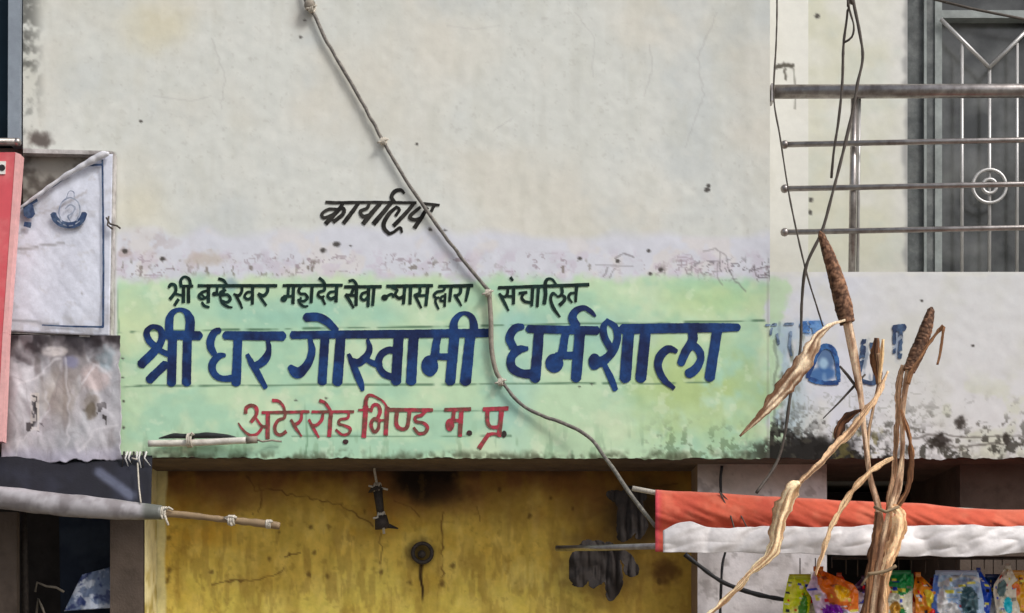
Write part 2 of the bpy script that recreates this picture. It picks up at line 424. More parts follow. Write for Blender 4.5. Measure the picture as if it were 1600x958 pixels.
    # holes, nicks, dabs
    for x, y, r in ((220, 190, 2.6), (651, 225, 2.6), (1105, 297, 4), (1107, 290, 3), (476, 32, 2.2), (470, 58, 2.4), (505, 391, 4.5), (526, 382, 5), (672, 359, 3), (696, 360, 2.4), (548, 384, 2), (1014, 392, 3), (1033, 421, 4), (1016, 428, 3), (906, 404, 3), (965, 408, 3), (254, 405, 4), (195, 392, 5), (192, 560, 2), (192, 590, 2), (193, 627, 2), (193, 668, 2.2), (905, 604, 2), (925, 600, 2), (510, 622, 2), (462, 626, 2)):
        c = mixc(c, blob(px, py, x, y, r * 1.3, r, .5, .7, int(x), 4) * .85, (62, 58, 55))
    for pts, st in (([(960, 404), (975, 396), (990, 402)], .6), ([(943, 432), (950, 418)], .5), ([(952, 434), (960, 420)], .5), ([(930, 414), (990, 416)], .35), ([(1140, 425), (1150, 440), (1165, 455)], .5), ([(1125, 395), (1120, 430), (1128, 445)], .4), ([(1100, 393), (1118, 388), (1135, 400), (1142, 430)], .4),
                    ([(1170, 425), (1178, 415), (1182, 432)], .7), ([(1186, 420), (1200, 416), (1208, 450)], .6), ([(1196, 428), (1212, 420)], .6), ([(1015, 70), (1020, 110), (1005, 150)], .12), ([(800, 185), (770, 205)], .15), ([(1120, 20), (1090, 90), (1100, 150), (1070, 230)], .12), ([(330, 60), (352, 120), (345, 170)], .12), ([(240, 150), (300, 158), (330, 150)], .1), ([(900, 20), (930, 60), (925, 120)], .1), ([(700, 40), (740, 46), (780, 40)], .08)):
        c = mixc(c, (1 - ss(.4, 1.9, linedist(px + (noise(px, py, 7, 51) - .5) * 4, py, pts))) * st * .8, (90, 82, 84))
    c = mixc(c, (1 - ss(0, 3, np.abs(px - 1200))) * ss(380, 430, py) * .3, (120, 118, 110))
    # soft grey brown patch beside the upper clamp of the cable
    c = mixc(c, blob(px, py, 472, 30, 22, 34, .95, .6, 44, 16) * .35, (150, 140, 130))
    return lin(c) * 1.12

def paint_parapet(px, py):
    c = np.tile(np.array((208., 209, 209)), px.shape + (1,))
    c = mixc(c, ss(.45, .7, fbm(px, py, 90, 51)) * .6, (198, 199, 190))
    c = mixc(c, (1 - ss(1300, 1400, px)) * ss(.3, .6, fbm(px, py, 60, 52)) * .7, (203, 206, 218))
    c = mixc(c, ss(.55, .7, fbm(px, py, 40, 53)) * ss(1380, 1440, px) * ss(560, 620, py) * .5, (196, 200, 176))
    c = mixc(c, (1 - ss(1215, 1290, px)) * ss(500, 540, py) * ss(.38, .6, fbm(px, py * .4, 24, 54)) * .7, (150, 178, 188))
    c = mixc(c, (1 - ss(1203, 1222, px)) * ss(436, 460, py) * ss(.35, .6, fbm(px, py * .5, 18, 55)) * .8, (176, 204, 170))
    c = mixc(c, ss(505, 530, py) * (1 - ss(1230, 1300, px)) * ss(.58, .68, fbm(px, py * .35, 15, 56)) * .75, (112, 118, 104))
    c = mixc(c, ss(560, 640, py) * scribbles(px, py, 57) * .35 * (1 - ss(1420, 1500, px)), (110, 112, 100))
    c = mixc(c, (1 - ss(1203, 1216, px + (fbm(px, py, 30, 25) - .5) * 60 - 12)) * ss(430, 448, py + (fbm(px, py, 34, 24) - .5) * 34) * .85, (182, 208, 172))
    c = mixc(c, (1 - ss(1.0, 3.0, linedist(px + (fbm(px, py, 26, 83) - .5) * 16, py, [(1214, 505), (1210, 600), (1206, 716)]))) * .45, (96, 104, 92))
    def wash(m, col): return mixc(c, np.clip(m, 0, 1), col)
    c = wash(blob(px, py, 1268, 511, 22, 14, .5, .8, 70, 12) * (.5 + .5 * noise(px * 1.5, py * .5, 8, 71)), (128, 164, 206))
    c = wash(blob(px, py, 1225, 515, 34, 16, .8, .9, 72, 12) * .6, (158, 182, 206))
    c = wash(blob(px, py, 1225, 545, 14, 34, .9, .9, 73, 14) * .4, (164, 184, 200))
    c = wash(blob(px, py, 1290, 562, 17, 24, .4, .5, 74, 10) * .9, (74, 102, 142)); c = wash(blob(px, py, 1284, 585, 26, 14, .4, .5, 75, 10) * .9, (58, 98, 152))
    c = wash(blob(px, py, 1287, 568, 9, 10, .6, .4, 76, 8) * .9, (160, 190, 212)); c = wash(blob(px, py, 1288, 590, 4, 10, .7, .5, 77, 8) * .5, (140, 170, 200))
    c = wash(blob(px, py, 1357, 565, 14, 36, .6, .9, 78, 10) * ss(.45, .6, noise(px * 2, py * .7, 9, 79)) * .7, (104, 118, 136)); c = wash(blob(px, py, 1403, 535, 9, 28, .6, .8, 80, 10) * .6, (98, 118, 150))
    # black mould creeping up from the lintel edge
    hgt = 688 - 26 * (1 - ss(1220, 1330, px)) + 30 * ss(1380, 1430, px) - 14 * np.exp(-((px - 1480) / 45) ** 2)
    mo = (1 - .75 * ss(1390, 1440, px)) * ss(-26, 26, py - hgt + (fbm(px, py, 34, 58) - .5) * 70) * ss(.43, .52, .5 * fbm(px, py, 18, 59) + .5 * fbm(px, py, 7, 69))
    mo = np.maximum(mo, (1 - ss(1300, 1350, px + (fbm(px, py, 20, 81) - .5) * 50)) * ss(684, 692, py + (fbm(px, py, 16, 82) - .5) * 44))
    mo = np.maximum(mo, (1 - ss(1318, 1350, px)) * ss(676, 694, py + (fbm(px, py, 20, 60) - .5) * 34) * .95)
    mo2 = ss(625, 690, py) * ss(.55, .585, .6 * fbm(px, py, 22, 66) + .4 * fbm(px, py, 7, 68)) * (1 - .9 * ss(1380, 1440, px))
    c = mixc(c, mo2 * (.9 - .5 * ss(1330, 1400, px)), (44, 42, 38))
    c = mixc(c, mo * .95, (30, 28, 26))
    c = mixc(c, ss(1380, 1420, px) * ss(655, 690, py) * ss(.56, .62, fbm(px, py, 14, 67)) * .8, (58, 56, 50))
    sp = ss(600, 690, py) * ss(.62, .7, fbm(px, py, 13, 61))
    c = mixc(c, sp * .7, (70, 68, 60))
    c = mixc(c, ss(660, 690, py) * (px > 1300) * (px < 1380) * ss(.5, .6, fbm(px, py, 12, 62)) * .6, (112, 104, 56))
    for pts in ([(1425, 683), (1480, 680), (1520, 684), (1600, 682)], [(1470, 696), (1510, 700), (1545, 692), (1600, 695)], [(1185, 520), (1188, 560), (1195, 590)]):
        c = mixc(c, (1 - ss(.8, 2.4, linedist(px, py + (noise(px, py, 9, 63) - .5) * 6, pts))) * .6, (84, 80, 74))
    for x, y, rx, ry in ((1573, 686, 6, 14), (1465, 690, 20, 14), (1500, 660, 12, 12), (1440, 470, 3, 2), (1520, 540, 3, 2)):
        c = mixc(c, blob(px, py, x, y, rx, ry, .5, 1.1, 64, 8) * .85, (44, 38, 34))
    c = mixc(c, (1 - ss(426, 433, py + (noise(px, py, 16, 65) - .5) * 8)) * .5, (220, 219, 212))
    return lin(c) * 1.12

def sheet(xs, ys, paint, Yb, jag=0, jagseed=0, dfun=None, lock=None):
    X, Yp = np.meshgrid(xs, ys)
    C = paint(X, Yp)
    YY = Yb - (dfun(X, Yp) if dfun else X * 0)
    if jag:
        Yp = Yp.copy(); m = ss(ys[-1] - 14, ys[-1], Yp)
        Yp = Yp + m * ((fbm(X, X * 0, 30, jagseed, 4) - .5) * 2 * jag + (noise(X, X * 0, 6, jagseed + 5) - .5) * jag * .6)
        YY = YY + m * .004 * 0
    k = (D + Yb) / D
    V = np.stack([(X - 800) * S * k, YY, CZ + (ZC - (Yp - 479) * S - CZ) * k], -1)
    return V, np.clip(C, 0, .85)

PYTOP = 479 - (ZTOP - ZC) / S
m = MB(); m.grid(*sheet(fine_axis(36, 1203, 36, 1203, 2.0), fine_axis(PYTOP, 716, -20, 716, 2.0), paint_front, -.006, 3.2, 71, disp))
front = obj('front_wall', m, M['plaster'], B)
m = MB(); m.grid(*sheet(fine_axis(1203, 2600, 1203, 1640, 2.0), fine_axis(425, 716, 425, 716, 2.0), paint_parapet, -.006, 3.2, 71, disp))
para = obj('balcony_parapet', m, M['plaster'], B)
# masonry bodies behind the painted faces
m = MB(); m.box((P(36, 0).x, .0, P(0, 713).z), (P(1203, 0).x, .6, ZTOP)); m.box((P(1203, 0).x, .0, P(0, 713).z), (P(2600, 0).x, .42, P(0, 427).z))
m.box((P(-1600, 0).x, .62, 2.36), (P(2600, 0).x, 5, ZTOP)); m.box((P(-1600, 0).x, 1.4, 0), (P(2600, 0).x, 5, 2.34))
obj('masonry', m, M['body'], B, smooth=False)
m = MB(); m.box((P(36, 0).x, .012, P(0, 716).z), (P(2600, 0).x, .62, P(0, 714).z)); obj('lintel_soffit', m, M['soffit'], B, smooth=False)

def paint_yellow(px, py):
    c = np.tile(np.array((194., 164, 74)), px.shape + (1,))
    c = mixc(c, ss(.4, .7, fbm(px, py, 80, 81)) * .7, (176, 132, 44))
    c = mixc(c, ss(.45, .7, fbm(px, py, 40, 82)) * .5, (188, 164, 74))
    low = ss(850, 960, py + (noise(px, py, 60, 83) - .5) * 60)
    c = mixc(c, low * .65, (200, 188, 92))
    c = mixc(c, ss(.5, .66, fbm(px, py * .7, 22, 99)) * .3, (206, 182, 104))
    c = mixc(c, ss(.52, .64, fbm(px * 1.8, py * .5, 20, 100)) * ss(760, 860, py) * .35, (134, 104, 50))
    top = (1 - ss(735, 830, py + (fbm(px, py, 60, 84) - .5) * 90))  # rust-brown stain, deepened to paint in the shade under the lintel
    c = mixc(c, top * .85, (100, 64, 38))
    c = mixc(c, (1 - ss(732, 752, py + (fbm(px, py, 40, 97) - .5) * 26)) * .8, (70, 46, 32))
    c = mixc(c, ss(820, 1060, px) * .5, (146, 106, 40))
    c = mixc(c, ss(.45, .75, fbm(px * 2, py * .5, 40, 85)) * .35, (140, 112, 44))
    c = mixc(c, ss(760, 800, px) * (1 - ss(860, 900, px)) * ss(.45, .6, fbm(px * 3, py * .5, 30, 86)) * ss(870, 890, py) * (1 - ss(915, 925, py)) * .5, (206, 186, 104))
    so = blob(px, py, 668, 742, 66, 48, .6, .5, 87, 30)
    c = mixc(c, so * .96, (26, 19, 15)); c = mixc(c, blob(px, py, 690, 770, 44, 24, .9, .7, 88, 20) * .7, (52, 34, 22))
    c = mixc(c, blob(px, py, 1010, 800, 60, 66, .8, .6, 89, 30) * .8, (50, 38, 26))
    c = mixc(c, blob(px, py, 1040, 890, 26, 26, .8, .9, 90, 14) * .7, (70, 44, 24))
    c = mixc(c, blob(px, py, 945, 880, 84, 78, .9, .7, 87, 24) * .6, (72, 54, 34)); c = mixc(c, blob(px, py, 985, 800, 56, 60, .9, .6, 88, 24) * .8, (56, 42, 28))
    cr = 0
    for pts in ([(440, 770), (506, 783), (535, 789), (561, 809), (584, 821)], [(618, 783), (641, 792), (654, 809)], [(405, 757), (408, 780), (404, 802)], [(362, 907), (402, 907), (425, 899), (443, 887)], [(386, 745), (400, 765), (440, 768)], [(595, 835), (596, 880)], [(690, 800), (692, 900)], [(445, 870), (470, 862)], [(330, 915), (365, 908)], [(745, 790), (752, 815)], [(1000, 760), (1060, 756)]):
        cr = np.maximum(cr, (.35 + .65 * noise(px, py, 14, 96)) * (1 - ss(.3, 1.9, linedist(px + (noise(px, py, 8, 91) - .5) * 6, py + (noise(px, py, 8, 92) - .5) * 6, pts))))
    c = mixc(c, cr * .75, (76, 52, 28))
    c = mixc(c, blob(px, py, 659, 862, 24, 22, .6, .6, 93, 10) * .7, (62, 50, 30))
    c = mixc(c, (1 - ss(1.5, 5 - 3 * ss(870, 935, py), np.abs(px - 659 - (noise(px * 0, py, 20, 94) - .5) * 4))) * ss(872, 880, py) * (1 - ss(930, 945, py)) * .85, (40, 28, 18))
    for x, y, r in ((485, 824, 5), (514, 824, 5), (491, 864, 4), (483, 897, 5), (512, 901, 5), (452, 866, 3), (421, 874, 5), (331, 893, 5), (828, 806, 5), (780, 764, 5), (641, 910, 6), (690, 912, 7), (708, 884, 6), (264, 840, 5), (264, 892, 6), (262, 906, 7), (395, 803, 3), (436, 832, 3), (895, 795, 4), (860, 778, 4), (1030, 908, 6), (850, 735, 6), (570, 800, 4), (596, 893, 5)):
        c = mixc(c, blob(px, py, x, y, r * .8, r * 1.1, .8, 1.3, int(x), 5) * .6, (70, 50, 26))
    c = mixc(c, ss(.66, .74, fbm(px, py, 12, 95)) * .25, (120, 92, 40))
    # pale painted band beside the left jamb
    c = mixc(c, (1 - ss(258, 262, px + (noise(px, py, 30, 98) - .5) * 6)) * .85, (206, 198, 150))
    return lin(c) * 1.42
YR = .33
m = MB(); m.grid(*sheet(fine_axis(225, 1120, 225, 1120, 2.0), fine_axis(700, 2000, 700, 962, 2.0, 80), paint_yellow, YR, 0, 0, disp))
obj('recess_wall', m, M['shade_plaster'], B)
m = MB(); m.boxpx(218, 690, 1130, 1500, YR + .01, YR + .18); a = P(218, 690, YR)
obj('recess_wall_core', m, M['body'], B, smooth=False)
# piers under the lintel
def paint_pier(px, py):
    c = np.tile(np.array((220., 214, 214)), px.shape + (1,))
    c = mixc(c, ss(.4, .7, fbm(px, py, 50, 101)) * .6, (172, 164, 160))
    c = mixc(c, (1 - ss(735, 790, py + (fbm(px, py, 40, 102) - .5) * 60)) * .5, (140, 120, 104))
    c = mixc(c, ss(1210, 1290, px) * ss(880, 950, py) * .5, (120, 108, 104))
    c = mixc(c, ss(.62, .7, fbm(px, py, 14, 103)) * .35, (120, 112, 108))
    return lin(c) * 1.05
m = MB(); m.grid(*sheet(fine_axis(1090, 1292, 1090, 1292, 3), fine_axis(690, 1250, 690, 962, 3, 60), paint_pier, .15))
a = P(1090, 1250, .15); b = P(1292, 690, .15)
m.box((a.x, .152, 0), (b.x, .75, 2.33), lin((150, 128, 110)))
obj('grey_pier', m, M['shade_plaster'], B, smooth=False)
m = MB(); a = P(1500, 1, .15); m.box((a.x, .15, 0), (P(2600, 0, .15).x, .8, 2.33)); obj('brown_pier', m, M['brown'], B, smooth=False)
m = MB(); a = P(172, 0, .15); b = P(226, 0, .15); m.box((a.x, .15, 0), (b.x - .004, .6, 2.33)); obj('brown_pier', m, M['brown'], B, smooth=False)
def paint_jamb(px, py): return lin(mixc(np.tile(np.array((226., 216, 170)), px.shape + (1,)), ss(.45, .7, fbm(px, py, 30, 104)), (176, 158, 92))) * 1.1
zz = np.linspace(1.2, 2.325, 60); yy = np.linspace(.15, YR - .005, 12); ZZ, YYg = np.meshgrid(zz, yy, indexing='ij')
m = MB(); m.grid(np.stack([np.full_like(ZZ, b.x), YYg, ZZ], -1), paint_jamb(YYg * 470, ZZ * 470)); obj('pale_jamb', m, M['shade_plaster'], B)
m = MB(); m.box((P(1292, 0, .15).x + .003, 1.25, 0), (P(2600, 0, .15).x, 1.35, 2.33)); obj('dark_shop_back', m, M['dark'], B, smooth=False)
m = MB(); m.box((P(-1600, 0).x, .95, 0), (P(172, 0, .15).x, 1.05, 2.33)); obj('dark_shop_back', m, M['dark'], B, smooth=False)

# balcony back wall, pilaster, window
def paint_balc(px, py):
    c = np.tile(np.array((212., 212, 204)), px.shape + (1,))
    c = mixc(c, ss(.4, .7, fbm(px, py, 90, 111)) * .7, (200, 200, 180))
    c = mixc(c, ss(1375, 1410, px) * .5, (212, 211, 210))
    c = mixc(c, ss(.5, .7, fbm(px, py, 50, 112)) * .4, (196, 202, 194))
    c = mixc(c, ss(1408, 1418, px + (noise(px * 0, py, 12, 113) - .5) * 8) * .8, (150, 150, 150))
    for x, y, r in ((1277, 25, 4.5), (1267, 312, 4), (1266, 332, 4)): c = mixc(c, blob(px, py, x, y, r, r * 1.1, .5, .6, 114, 5) * .85, (66, 62, 60))
    return lin(c) * 1.12
def paint_pilaster(px, py):
    c = np.tile(np.array((218., 218, 212)), px.shape + (1,))
    c = mixc(c, ss(.45, .7, fbm(px, py, 70, 115)) * .5, (208, 207, 198))
    dr = np.maximum(1 - ss(2, 5, linedist(px, py, [(1214, 105), (1225, 101), (1238, 103)]) + (noise(px, py, 4, 116) - .5) * 3), (1 - ss(.8, 2, linedist(px, py, [(1240, 108), (1243, 140), (1242, 170)]))) * .5)
    dr = np.maximum(dr, (1 - ss(1, 3, linedist(px, py, [(1226, 108), (1228, 124)]) + (noise(px, py, 4, 117) - .5) * 3)) * .8)
    c = mixc(c, dr * .85, (74, 70, 62)); return lin(c) * 1.12
YB = .38
m = MB(); m.grid(*sheet(fine_axis(1180, 1418, 1180, 1418, 2.5), fine_axis(-1200, 470, -20, 470, 2.5), paint_balc, YB, 0, 0, disp))
m.box((P(1150, 0, YB).x, YB + .01, 2.3), (P(1418, 0, YB).x, .62, ZTOP), lin((150, 150, 148)))
m.box((P(1418, 0, YB).x, YB, P(0, -60, YB).z), (P(1672, 0, YB).x, .62, ZTOP), lin((205, 204, 196)))
m.box((P(1672, 0, YB).x, YB, 2.3), (P(2600, 0, YB).x, .62, ZTOP), lin((205, 204, 196)))
m.box((P(1203, 0, 0).x, .02, P(0, 428).z), (P(2600, 0).x, .45, P(0, 424).z - .003), lin((170, 168, 160)))
obj('balcony_wall', m, M['plaster'], B, smooth=False)
m = MB(); m.grid(*sheet(fine_axis(1190, 1263, 1190, 1263, 2.0), fine_axis(-1200, 470, -20, 470, 2.0), paint_pilaster, YB - .035, 0, 0))
m.box((P(1180, 0, YB - .035).x, YB - .033, 2.3), (P(1263, 0, YB - .035).x, YB - .001 + .004, ZTOP), lin((190, 190, 184)))
obj('pilaster', m, M['plaster'], B, smooth=False)
YW = .44
m = MB()
for x0, x1, yf in ((1418, 1444, YW - .005), (1448, 1461, YW - .012), (1629, 1672, YW - .005)): m.boxpx(x0, -60, x1, 480, yf, .6)
win = obj('window', m, M['grey_frame'], B, smooth=False)
m = MB(); m.boxpx(1444, -60, 1448, 480, YW - .02, .6); m.boxpx(1461, -60, 1472, 480, YW - .018, .6); m.boxpx(1618, -60, 1629, 480, YW - .018, .6)
m.boxpx(1472, 16, 1618, 28, YW - .016, .58); obj('frame', m, M['pale_frame'], win, smooth=False)
m = MB(); m.boxpx(1461, -60, 1629, 480, YW + .03, YW + .04); obj('pane', m, M['glass'], win, smooth=False)
def bar(mb, x0, y0, x1, y1, Y, wpx): mb.tube([P(x0, y0, Y), P(x1, y1, Y)], wpx * S / 2, 8)
m = MB(); Yg = YW - .03
for x, y0 in ((1503, 68), (1546, 104), (1589, 68)): bar(m, x, y0, x, 470, Yg, 6)
bar(m, 1470, 30, 1546, 106, Yg - .004, 7); bar(m, 1622, 30, 1546, 106, Yg - .008, 7)
cx, cy = 1546, 291
for r in (26, 11):
    m.tube([P(cx + r * math.cos(a), cy + r * math.sin(a), Yg - .012) for a in np.linspace(0, 2 * math.pi, 33)], 6 * S / 2, 6, caps=False)
m.ball(P(cx, cy, Yg - .012), 3.6 * S)
obj('grille', m, M['bright_steel'], win)
# sloping stay across the window head
m = MB(); m.tube([P(1440, -6, YW - .06), P(1520, 14, YW - .06), P(1640, 38, YW - .06)], 4.5 * S / 2, 8); obj('stay_wire', m, M['wire'], win)

# ------------------------------------------------------------------ painted lettering (sub-parts of the wall)
NAVY = ink(A(24, 38, 80, 1), A(28, 62, 116, 1), 34, 201)
T_BIG1 = '''
262,440,62 205,385,66 178,310,62 205,262,50 252,248,48 310,275,60 328,345,68 300,430,74 225,515,84 122,615,88
300,470,50 350,500,55 420,520,60
365,605,80 200,765,84
430,330,88 418,800,88
572,340,88 562,800,88
375,330,86 695,335,86
400,350,78 398,190,78 430,112,56 500,86,40 562,112,62 598,190,90 590,310,92
885,285,55 838,300,70 800,360,78 795,440,76 830,515,60
935,525,34 880,530,62 825,580,74 808,650,72 840,715,66 905,748,60 1010,745,70
1058,340,84 1040,800,90
930,333,82 1495,340,92
1345,380,40 1355,470,52 1320,560,84 1250,615,74 1190,625,60
1145,515,36 1195,610,60 1255,710,62 1325,840,46'''
T_BIG2 = '''
75,252,58 1530,236,64
208,280,34 224,360,52 205,440,60 165,500,68 115,530,84 62,488,44
320,260,66 298,605,66
436,260,72 410,605,76
178,122,66 265,120,66 330,150,62 405,220,46
632,285,24 648,350,44 622,410,56 565,455,60 515,440,46
492,392,26 530,480,50 575,590,52 598,662,26
620,430,36 680,462,46 730,470,50
845,372,50 785,362,50 730,400,54 712,465,52 745,530,52 800,556,52 850,560,60
862,260,74 842,600,74
972,260,74 952,600,76
1148,260,56 1135,330,58 1130,400,66
o 1090,478,62,78
1100,410,50 1260,412,52
1272,260,74 1240,600,76
1388,260,74 1352,600,82
1266,250,64 1268,165,58 1298,112,42 1345,90,30 1392,115,44 1414,175,60 1410,250,66'''
T_BIG3 = '''
190,162,36 140,172,52 106,230,54 128,292,50
218,298,26 165,306,52 118,350,54 120,415,56 175,452,54 255,458,58
290,190,62 265,492,66
218,176,50 655,186,54
456,190,48 445,260,50 430,345,56
o 385,390,56,60
395,345,46 545,338,48
546,190,66 520,490,66
524,160,56 498,108,56 520,62,46 570,44,32 612,66,30 642,98,14
722,118,26 692,165,42 700,230,46 738,300,44
716,128,30 765,165,42 780,235,46 750,315,52 695,372,60 650,385,70
o 636,380,38,52
700,405,34 738,485,42 768,558,34
850,190,70 828,490,72
956,190,66 925,490,70
806,176,62 1200,170,62 1536,166,50
1250,190,60 1248,250,60 1205,320,56 1175,395,50
1152,318,26 1100,300,48 1048,345,56 1034,415,48 1068,490,42 1135,548,26
1235,262,50 1288,310,50 1300,365,46 1268,425,58 1222,458,62
1402,190,62 1355,486,64'''
def write(strokes, col, name='painted_letters', label=None, parent=None, step=.9, rag=.55, wear=0, seed=3, yf=None, mat='letters'):
    gx, gy, F = stroke_mesh(strokes, step, rag, wear, seed)
    m = contour(MB(), gx, gy, F, yf or wall_y(.0085), col)
    return obj(name, m, M[mat], parent or front, smooth=False, label=label)
write(parse(T_BIG1, 200, 470, 6.154), NAVY, label='large navy Devanagari lettering, first word of the big line', seed=3)
write(parse(T_BIG2, 440, 470, 4.706), NAVY, label='large navy Devanagari lettering left of the cable', seed=4)
write(parse(T_BIG3, 770, 470, 4.0), NAVY, label='large navy Devanagari lettering right of the cable', seed=5)
DK = ink(A(14, 34, 30, 1), A(20, 48, 44, 1), 12, 202)
T_S1 = '''
88,125,24 108,92,28 148,100,28 160,150,28 132,200,30 100,240,34
150,185,22 235,205,24
185,240,28 145,302,30
236,105,30 234,275,32
286,105,30 285,275,32
200,110,26 330,110,26
210,110,28 210,45,28 250,15,22 292,42,30 308,105,28
380,105,28 1170,105,30
485,150,22 425,170,26 388,208,26 410,238,24 450,228,24 488,200,24
415,190,18 455,230,20
486,105,32 484,275,30
420,270,22 442,305,26 492,320,22
575,110,24 568,180,26
o 545,188,24,22
545,192,22 640,195,24
640,110,26 632,205,24
660,150,20 605,168,24 612,200,26 675,195,28 704,240,30 668,270,26 625,255,20
598,210,22 625,280,26 680,315,24 722,322,16
585,35,26 635,52,28 672,105,24
818,110,26 818,165,28 785,205,28 738,188,20
752,195,20 792,260,26 822,332,20
930,165,20 872,172,24 845,215,26 880,240,26 928,210,24
926,105,30 924,292,28
1076,110,28 1074,165,30 1035,205,30 985,182,22
982,188,22 1025,250,26 1062,302,22
1230,103,28 1826,100,28
1288,110,28 1278,210,28
o 1238,238,34,30
1235,210,24 1335,210,26
1336,105,30 1330,285,30
1414,108,26 1386,154,26 1404,186,24 1452,188,26 1474,226,28 1442,258,24 1404,252,22 1410,224,20
1382,240,20 1400,284,24 1440,312,22 1480,308,14
1522,105,30 1512,275,30'''
T_S2 = '''
-8,28,28 30,58,28 52,102,26
44,100,28 42,146,26 -5,160,26 -18,195,26 15,215,26 40,200,20
15,210,26 50,280,20
150,155,20 95,165,26 74,200,26 105,228,28 152,205,26
162,100,30 154,258,30
235,112,28 592,110,30
278,58,26 318,48,24 346,82,28 356,115,26
322,125,26 296,188,28 248,184,20
244,188,24 288,250,28 322,314,20
285,195,22 350,195,24
352,110,32 346,292,30
452,160,20 405,180,26 394,220,26 425,240,26 462,208,24
468,115,32 462,302,28
522,110,30 506,292,26
640,106,30 1085,100,30
o 622,215,32,30
630,210,24 690,180,24 705,215,20
690,118,22 742,145,26 722,185,24 762,222,30 812,195,26
818,105,32 802,278,28
872,105,32 866,278,28
962,110,26 958,170,28 912,190,24
908,186,22 945,255,26 974,314,18
940,198,24 1030,192,26
1038,105,32 1018,296,28
1140,106,28 1470,100,32
1196,108,26 1190,146,24 1124,162,26 1098,192,26 1116,220,24 1146,212,20
1114,220,20 1112,262,24 1142,328,18
1204,196,20 1168,208,22 1160,244,22 1200,248,20
1206,176,22 1198,302,24
1262,105,30 1246,252,26
1352,105,28 1350,170,28 1305,202,24
1292,186,22 1328,240,26 1360,294,16
1432,105,32 1402,252,24'''
T_S3 = '''
310,156,36 900,136,38 1442,118,42
462,28,34 492,68,30
430,165,32 420,240,34 375,272,32 325,232,26
322,230,28 380,330,36 436,442,26
395,262,28 490,265,32
502,150,40 500,362,36
568,226,32 668,214,36
628,226,30 602,280,34 640,328,36 712,342,36
742,150,40 726,384,34
812,150,38 796,394,32
884,362,44 900,250,44 894,120,44 920,52,36 980,50,28 1032,115,26
1100,150,38 1110,215,36 1075,262,32 1040,262,24
1035,250,26 990,228,34 964,300,36 1000,410,38 1080,522,24
1085,240,28 1138,270,36 1130,322,40 1075,374,44
1282,220,26 1215,228,32 1188,280,34 1232,342,24
1288,140,38 1276,334,32'''
write(parse(T_S1, 250, 430, 6.4, 1.12), DK, label='small black Devanagari line, opening words', step=.7, rag=.35, seed=6)
write(parse(T_S2, 500, 430, 6.154, 1.1), DK, label='small black Devanagari line, middle words', step=.7, rag=.35, seed=7)
write(parse(T_S3, 740, 430, 8, 1.1), DK, label='small black Devanagari word right of the cable', step=.7, rag=.35, seed=8)
RED = ink(A(172, 62, 76, 1), A(122, 74, 66, 1), 9, 203)
T_R1 = '''
158,240,34 166,182,38 220,155,34 268,182,38 272,245,36 242,295,38 215,330,34
82,340,14 130,410,22 200,465,28 268,460,30 310,420,28 332,378,26
268,290,22 330,372,28 395,368,26
392,230,44 388,505,40
330,232,28 820,222,30
848,224,28 1285,222,30
438,106,34 500,112,32 548,160,28 570,218,24
572,235,28 560,288,30 500,310,32 466,370,34 472,438,32 522,464,32 582,428,36
742,235,28 736,300,32 705,340,32 665,352,28
632,305,26 680,390,32 742,478,18
966,235,28 950,310,32 895,362,32 858,360,26
818,305,26 868,400,32 922,492,18
1048,225,40 1030,482,40
928,105,34 985,130,32 1042,208,28
1234,230,28 1222,288,28 1142,305,28 1132,348,28 1200,370,28 1250,400,30 1232,448,30 1165,462,28 1100,410,24'''
T_R2 = '''
72,150,44 52,452,42
66,170,40 76,84,36 108,46,30 172,66,22 240,110,20 280,172,20
0,190,24 125,186,26
122,205,24 142,146,30 192,144,32 208,215,34 170,295,28
208,285,22 152,272,28 122,330,32 150,398,30 190,370,30 202,290,24
185,290,22 275,285,24
278,160,42 262,432,40
285,186,34 715,190,34
372,195,36 364,320,36 400,368,34 455,368,34 478,320,34 492,195,36
645,205,28 605,240,30 552,255,30 552,298,28 620,312,28 664,352,32 640,406,32 580,412,30 530,358,24
830,186,32 1080,180,34
918,190,34 910,290,36
o 880,332,44,60
880,286,30 990,292,32
992,180,40 976,442,38
1200,182,36 1440,174,38
1242,190,36 1242,300,36 1275,352,34 1355,352,34
1378,190,44 1352,445,40
1355,428,26 1300,418,28 1250,424,32
1254,418,34 1160,558,42'''
write(parse(T_R1, 360, 610, 6.667, 1.08) + parse(T_R2, 560, 610, 6.154, 1.1), RED, label='faded maroon Devanagari line at the foot of the green band', step=.7, rag=.45, seed=9)
for dot in (parse('o 1200,535,30,26', 360, 610, 6.667), parse('o 1068,410,28,26', 560, 610, 6.154), parse('o 1402,420,24,34', 560, 610, 6.154)): write(dot, ink(A(70, 40, 44, 1), A(56, 52, 48, 1), 5, 211), name='painted_dot', step=.6, rag=.3)
BLK = ink(A(30, 28, 26, 1), A(52, 50, 46, 1), 14, 204)
T_K = '''
192,238,26 300,244,28 700,240,24 1135,246,26
1195,252,24 1378,270,24
372,250,30 335,310,36 192,465,40
335,318,24 230,312,26 155,360,28 172,402,28 250,375,26 325,330,24
325,305,26 380,308,32 372,365,34 272,445,34
532,250,32 470,340,36 378,460,38
648,252,26 625,300,28 555,335,30 585,388,34 672,365,30
762,250,36 680,345,40 582,465,42
872,250,36 790,350,40 692,465,42
908,235,30 878,185,34 912,128,36 975,112,28 1012,148,24
1112,250,32 1040,340,34 900,485,36
935,285,24 858,355,34 802,445,38 804,515,36 855,570,32
925,285,24 962,318,26 920,382,28
850,572,24 900,550,26 968,505,26 988,555,20
1180,290,28 1070,388,32 1120,424,32 1200,398,28
1252,295,34 1190,400,36 1118,508,38
1325,268,26 1292,335,26'''
write(parse(T_K, 480, 280, 6.667, 1.22), BLK, label='slanted black Devanagari word above the pale band', step=.7, rag=.45, seed=10)
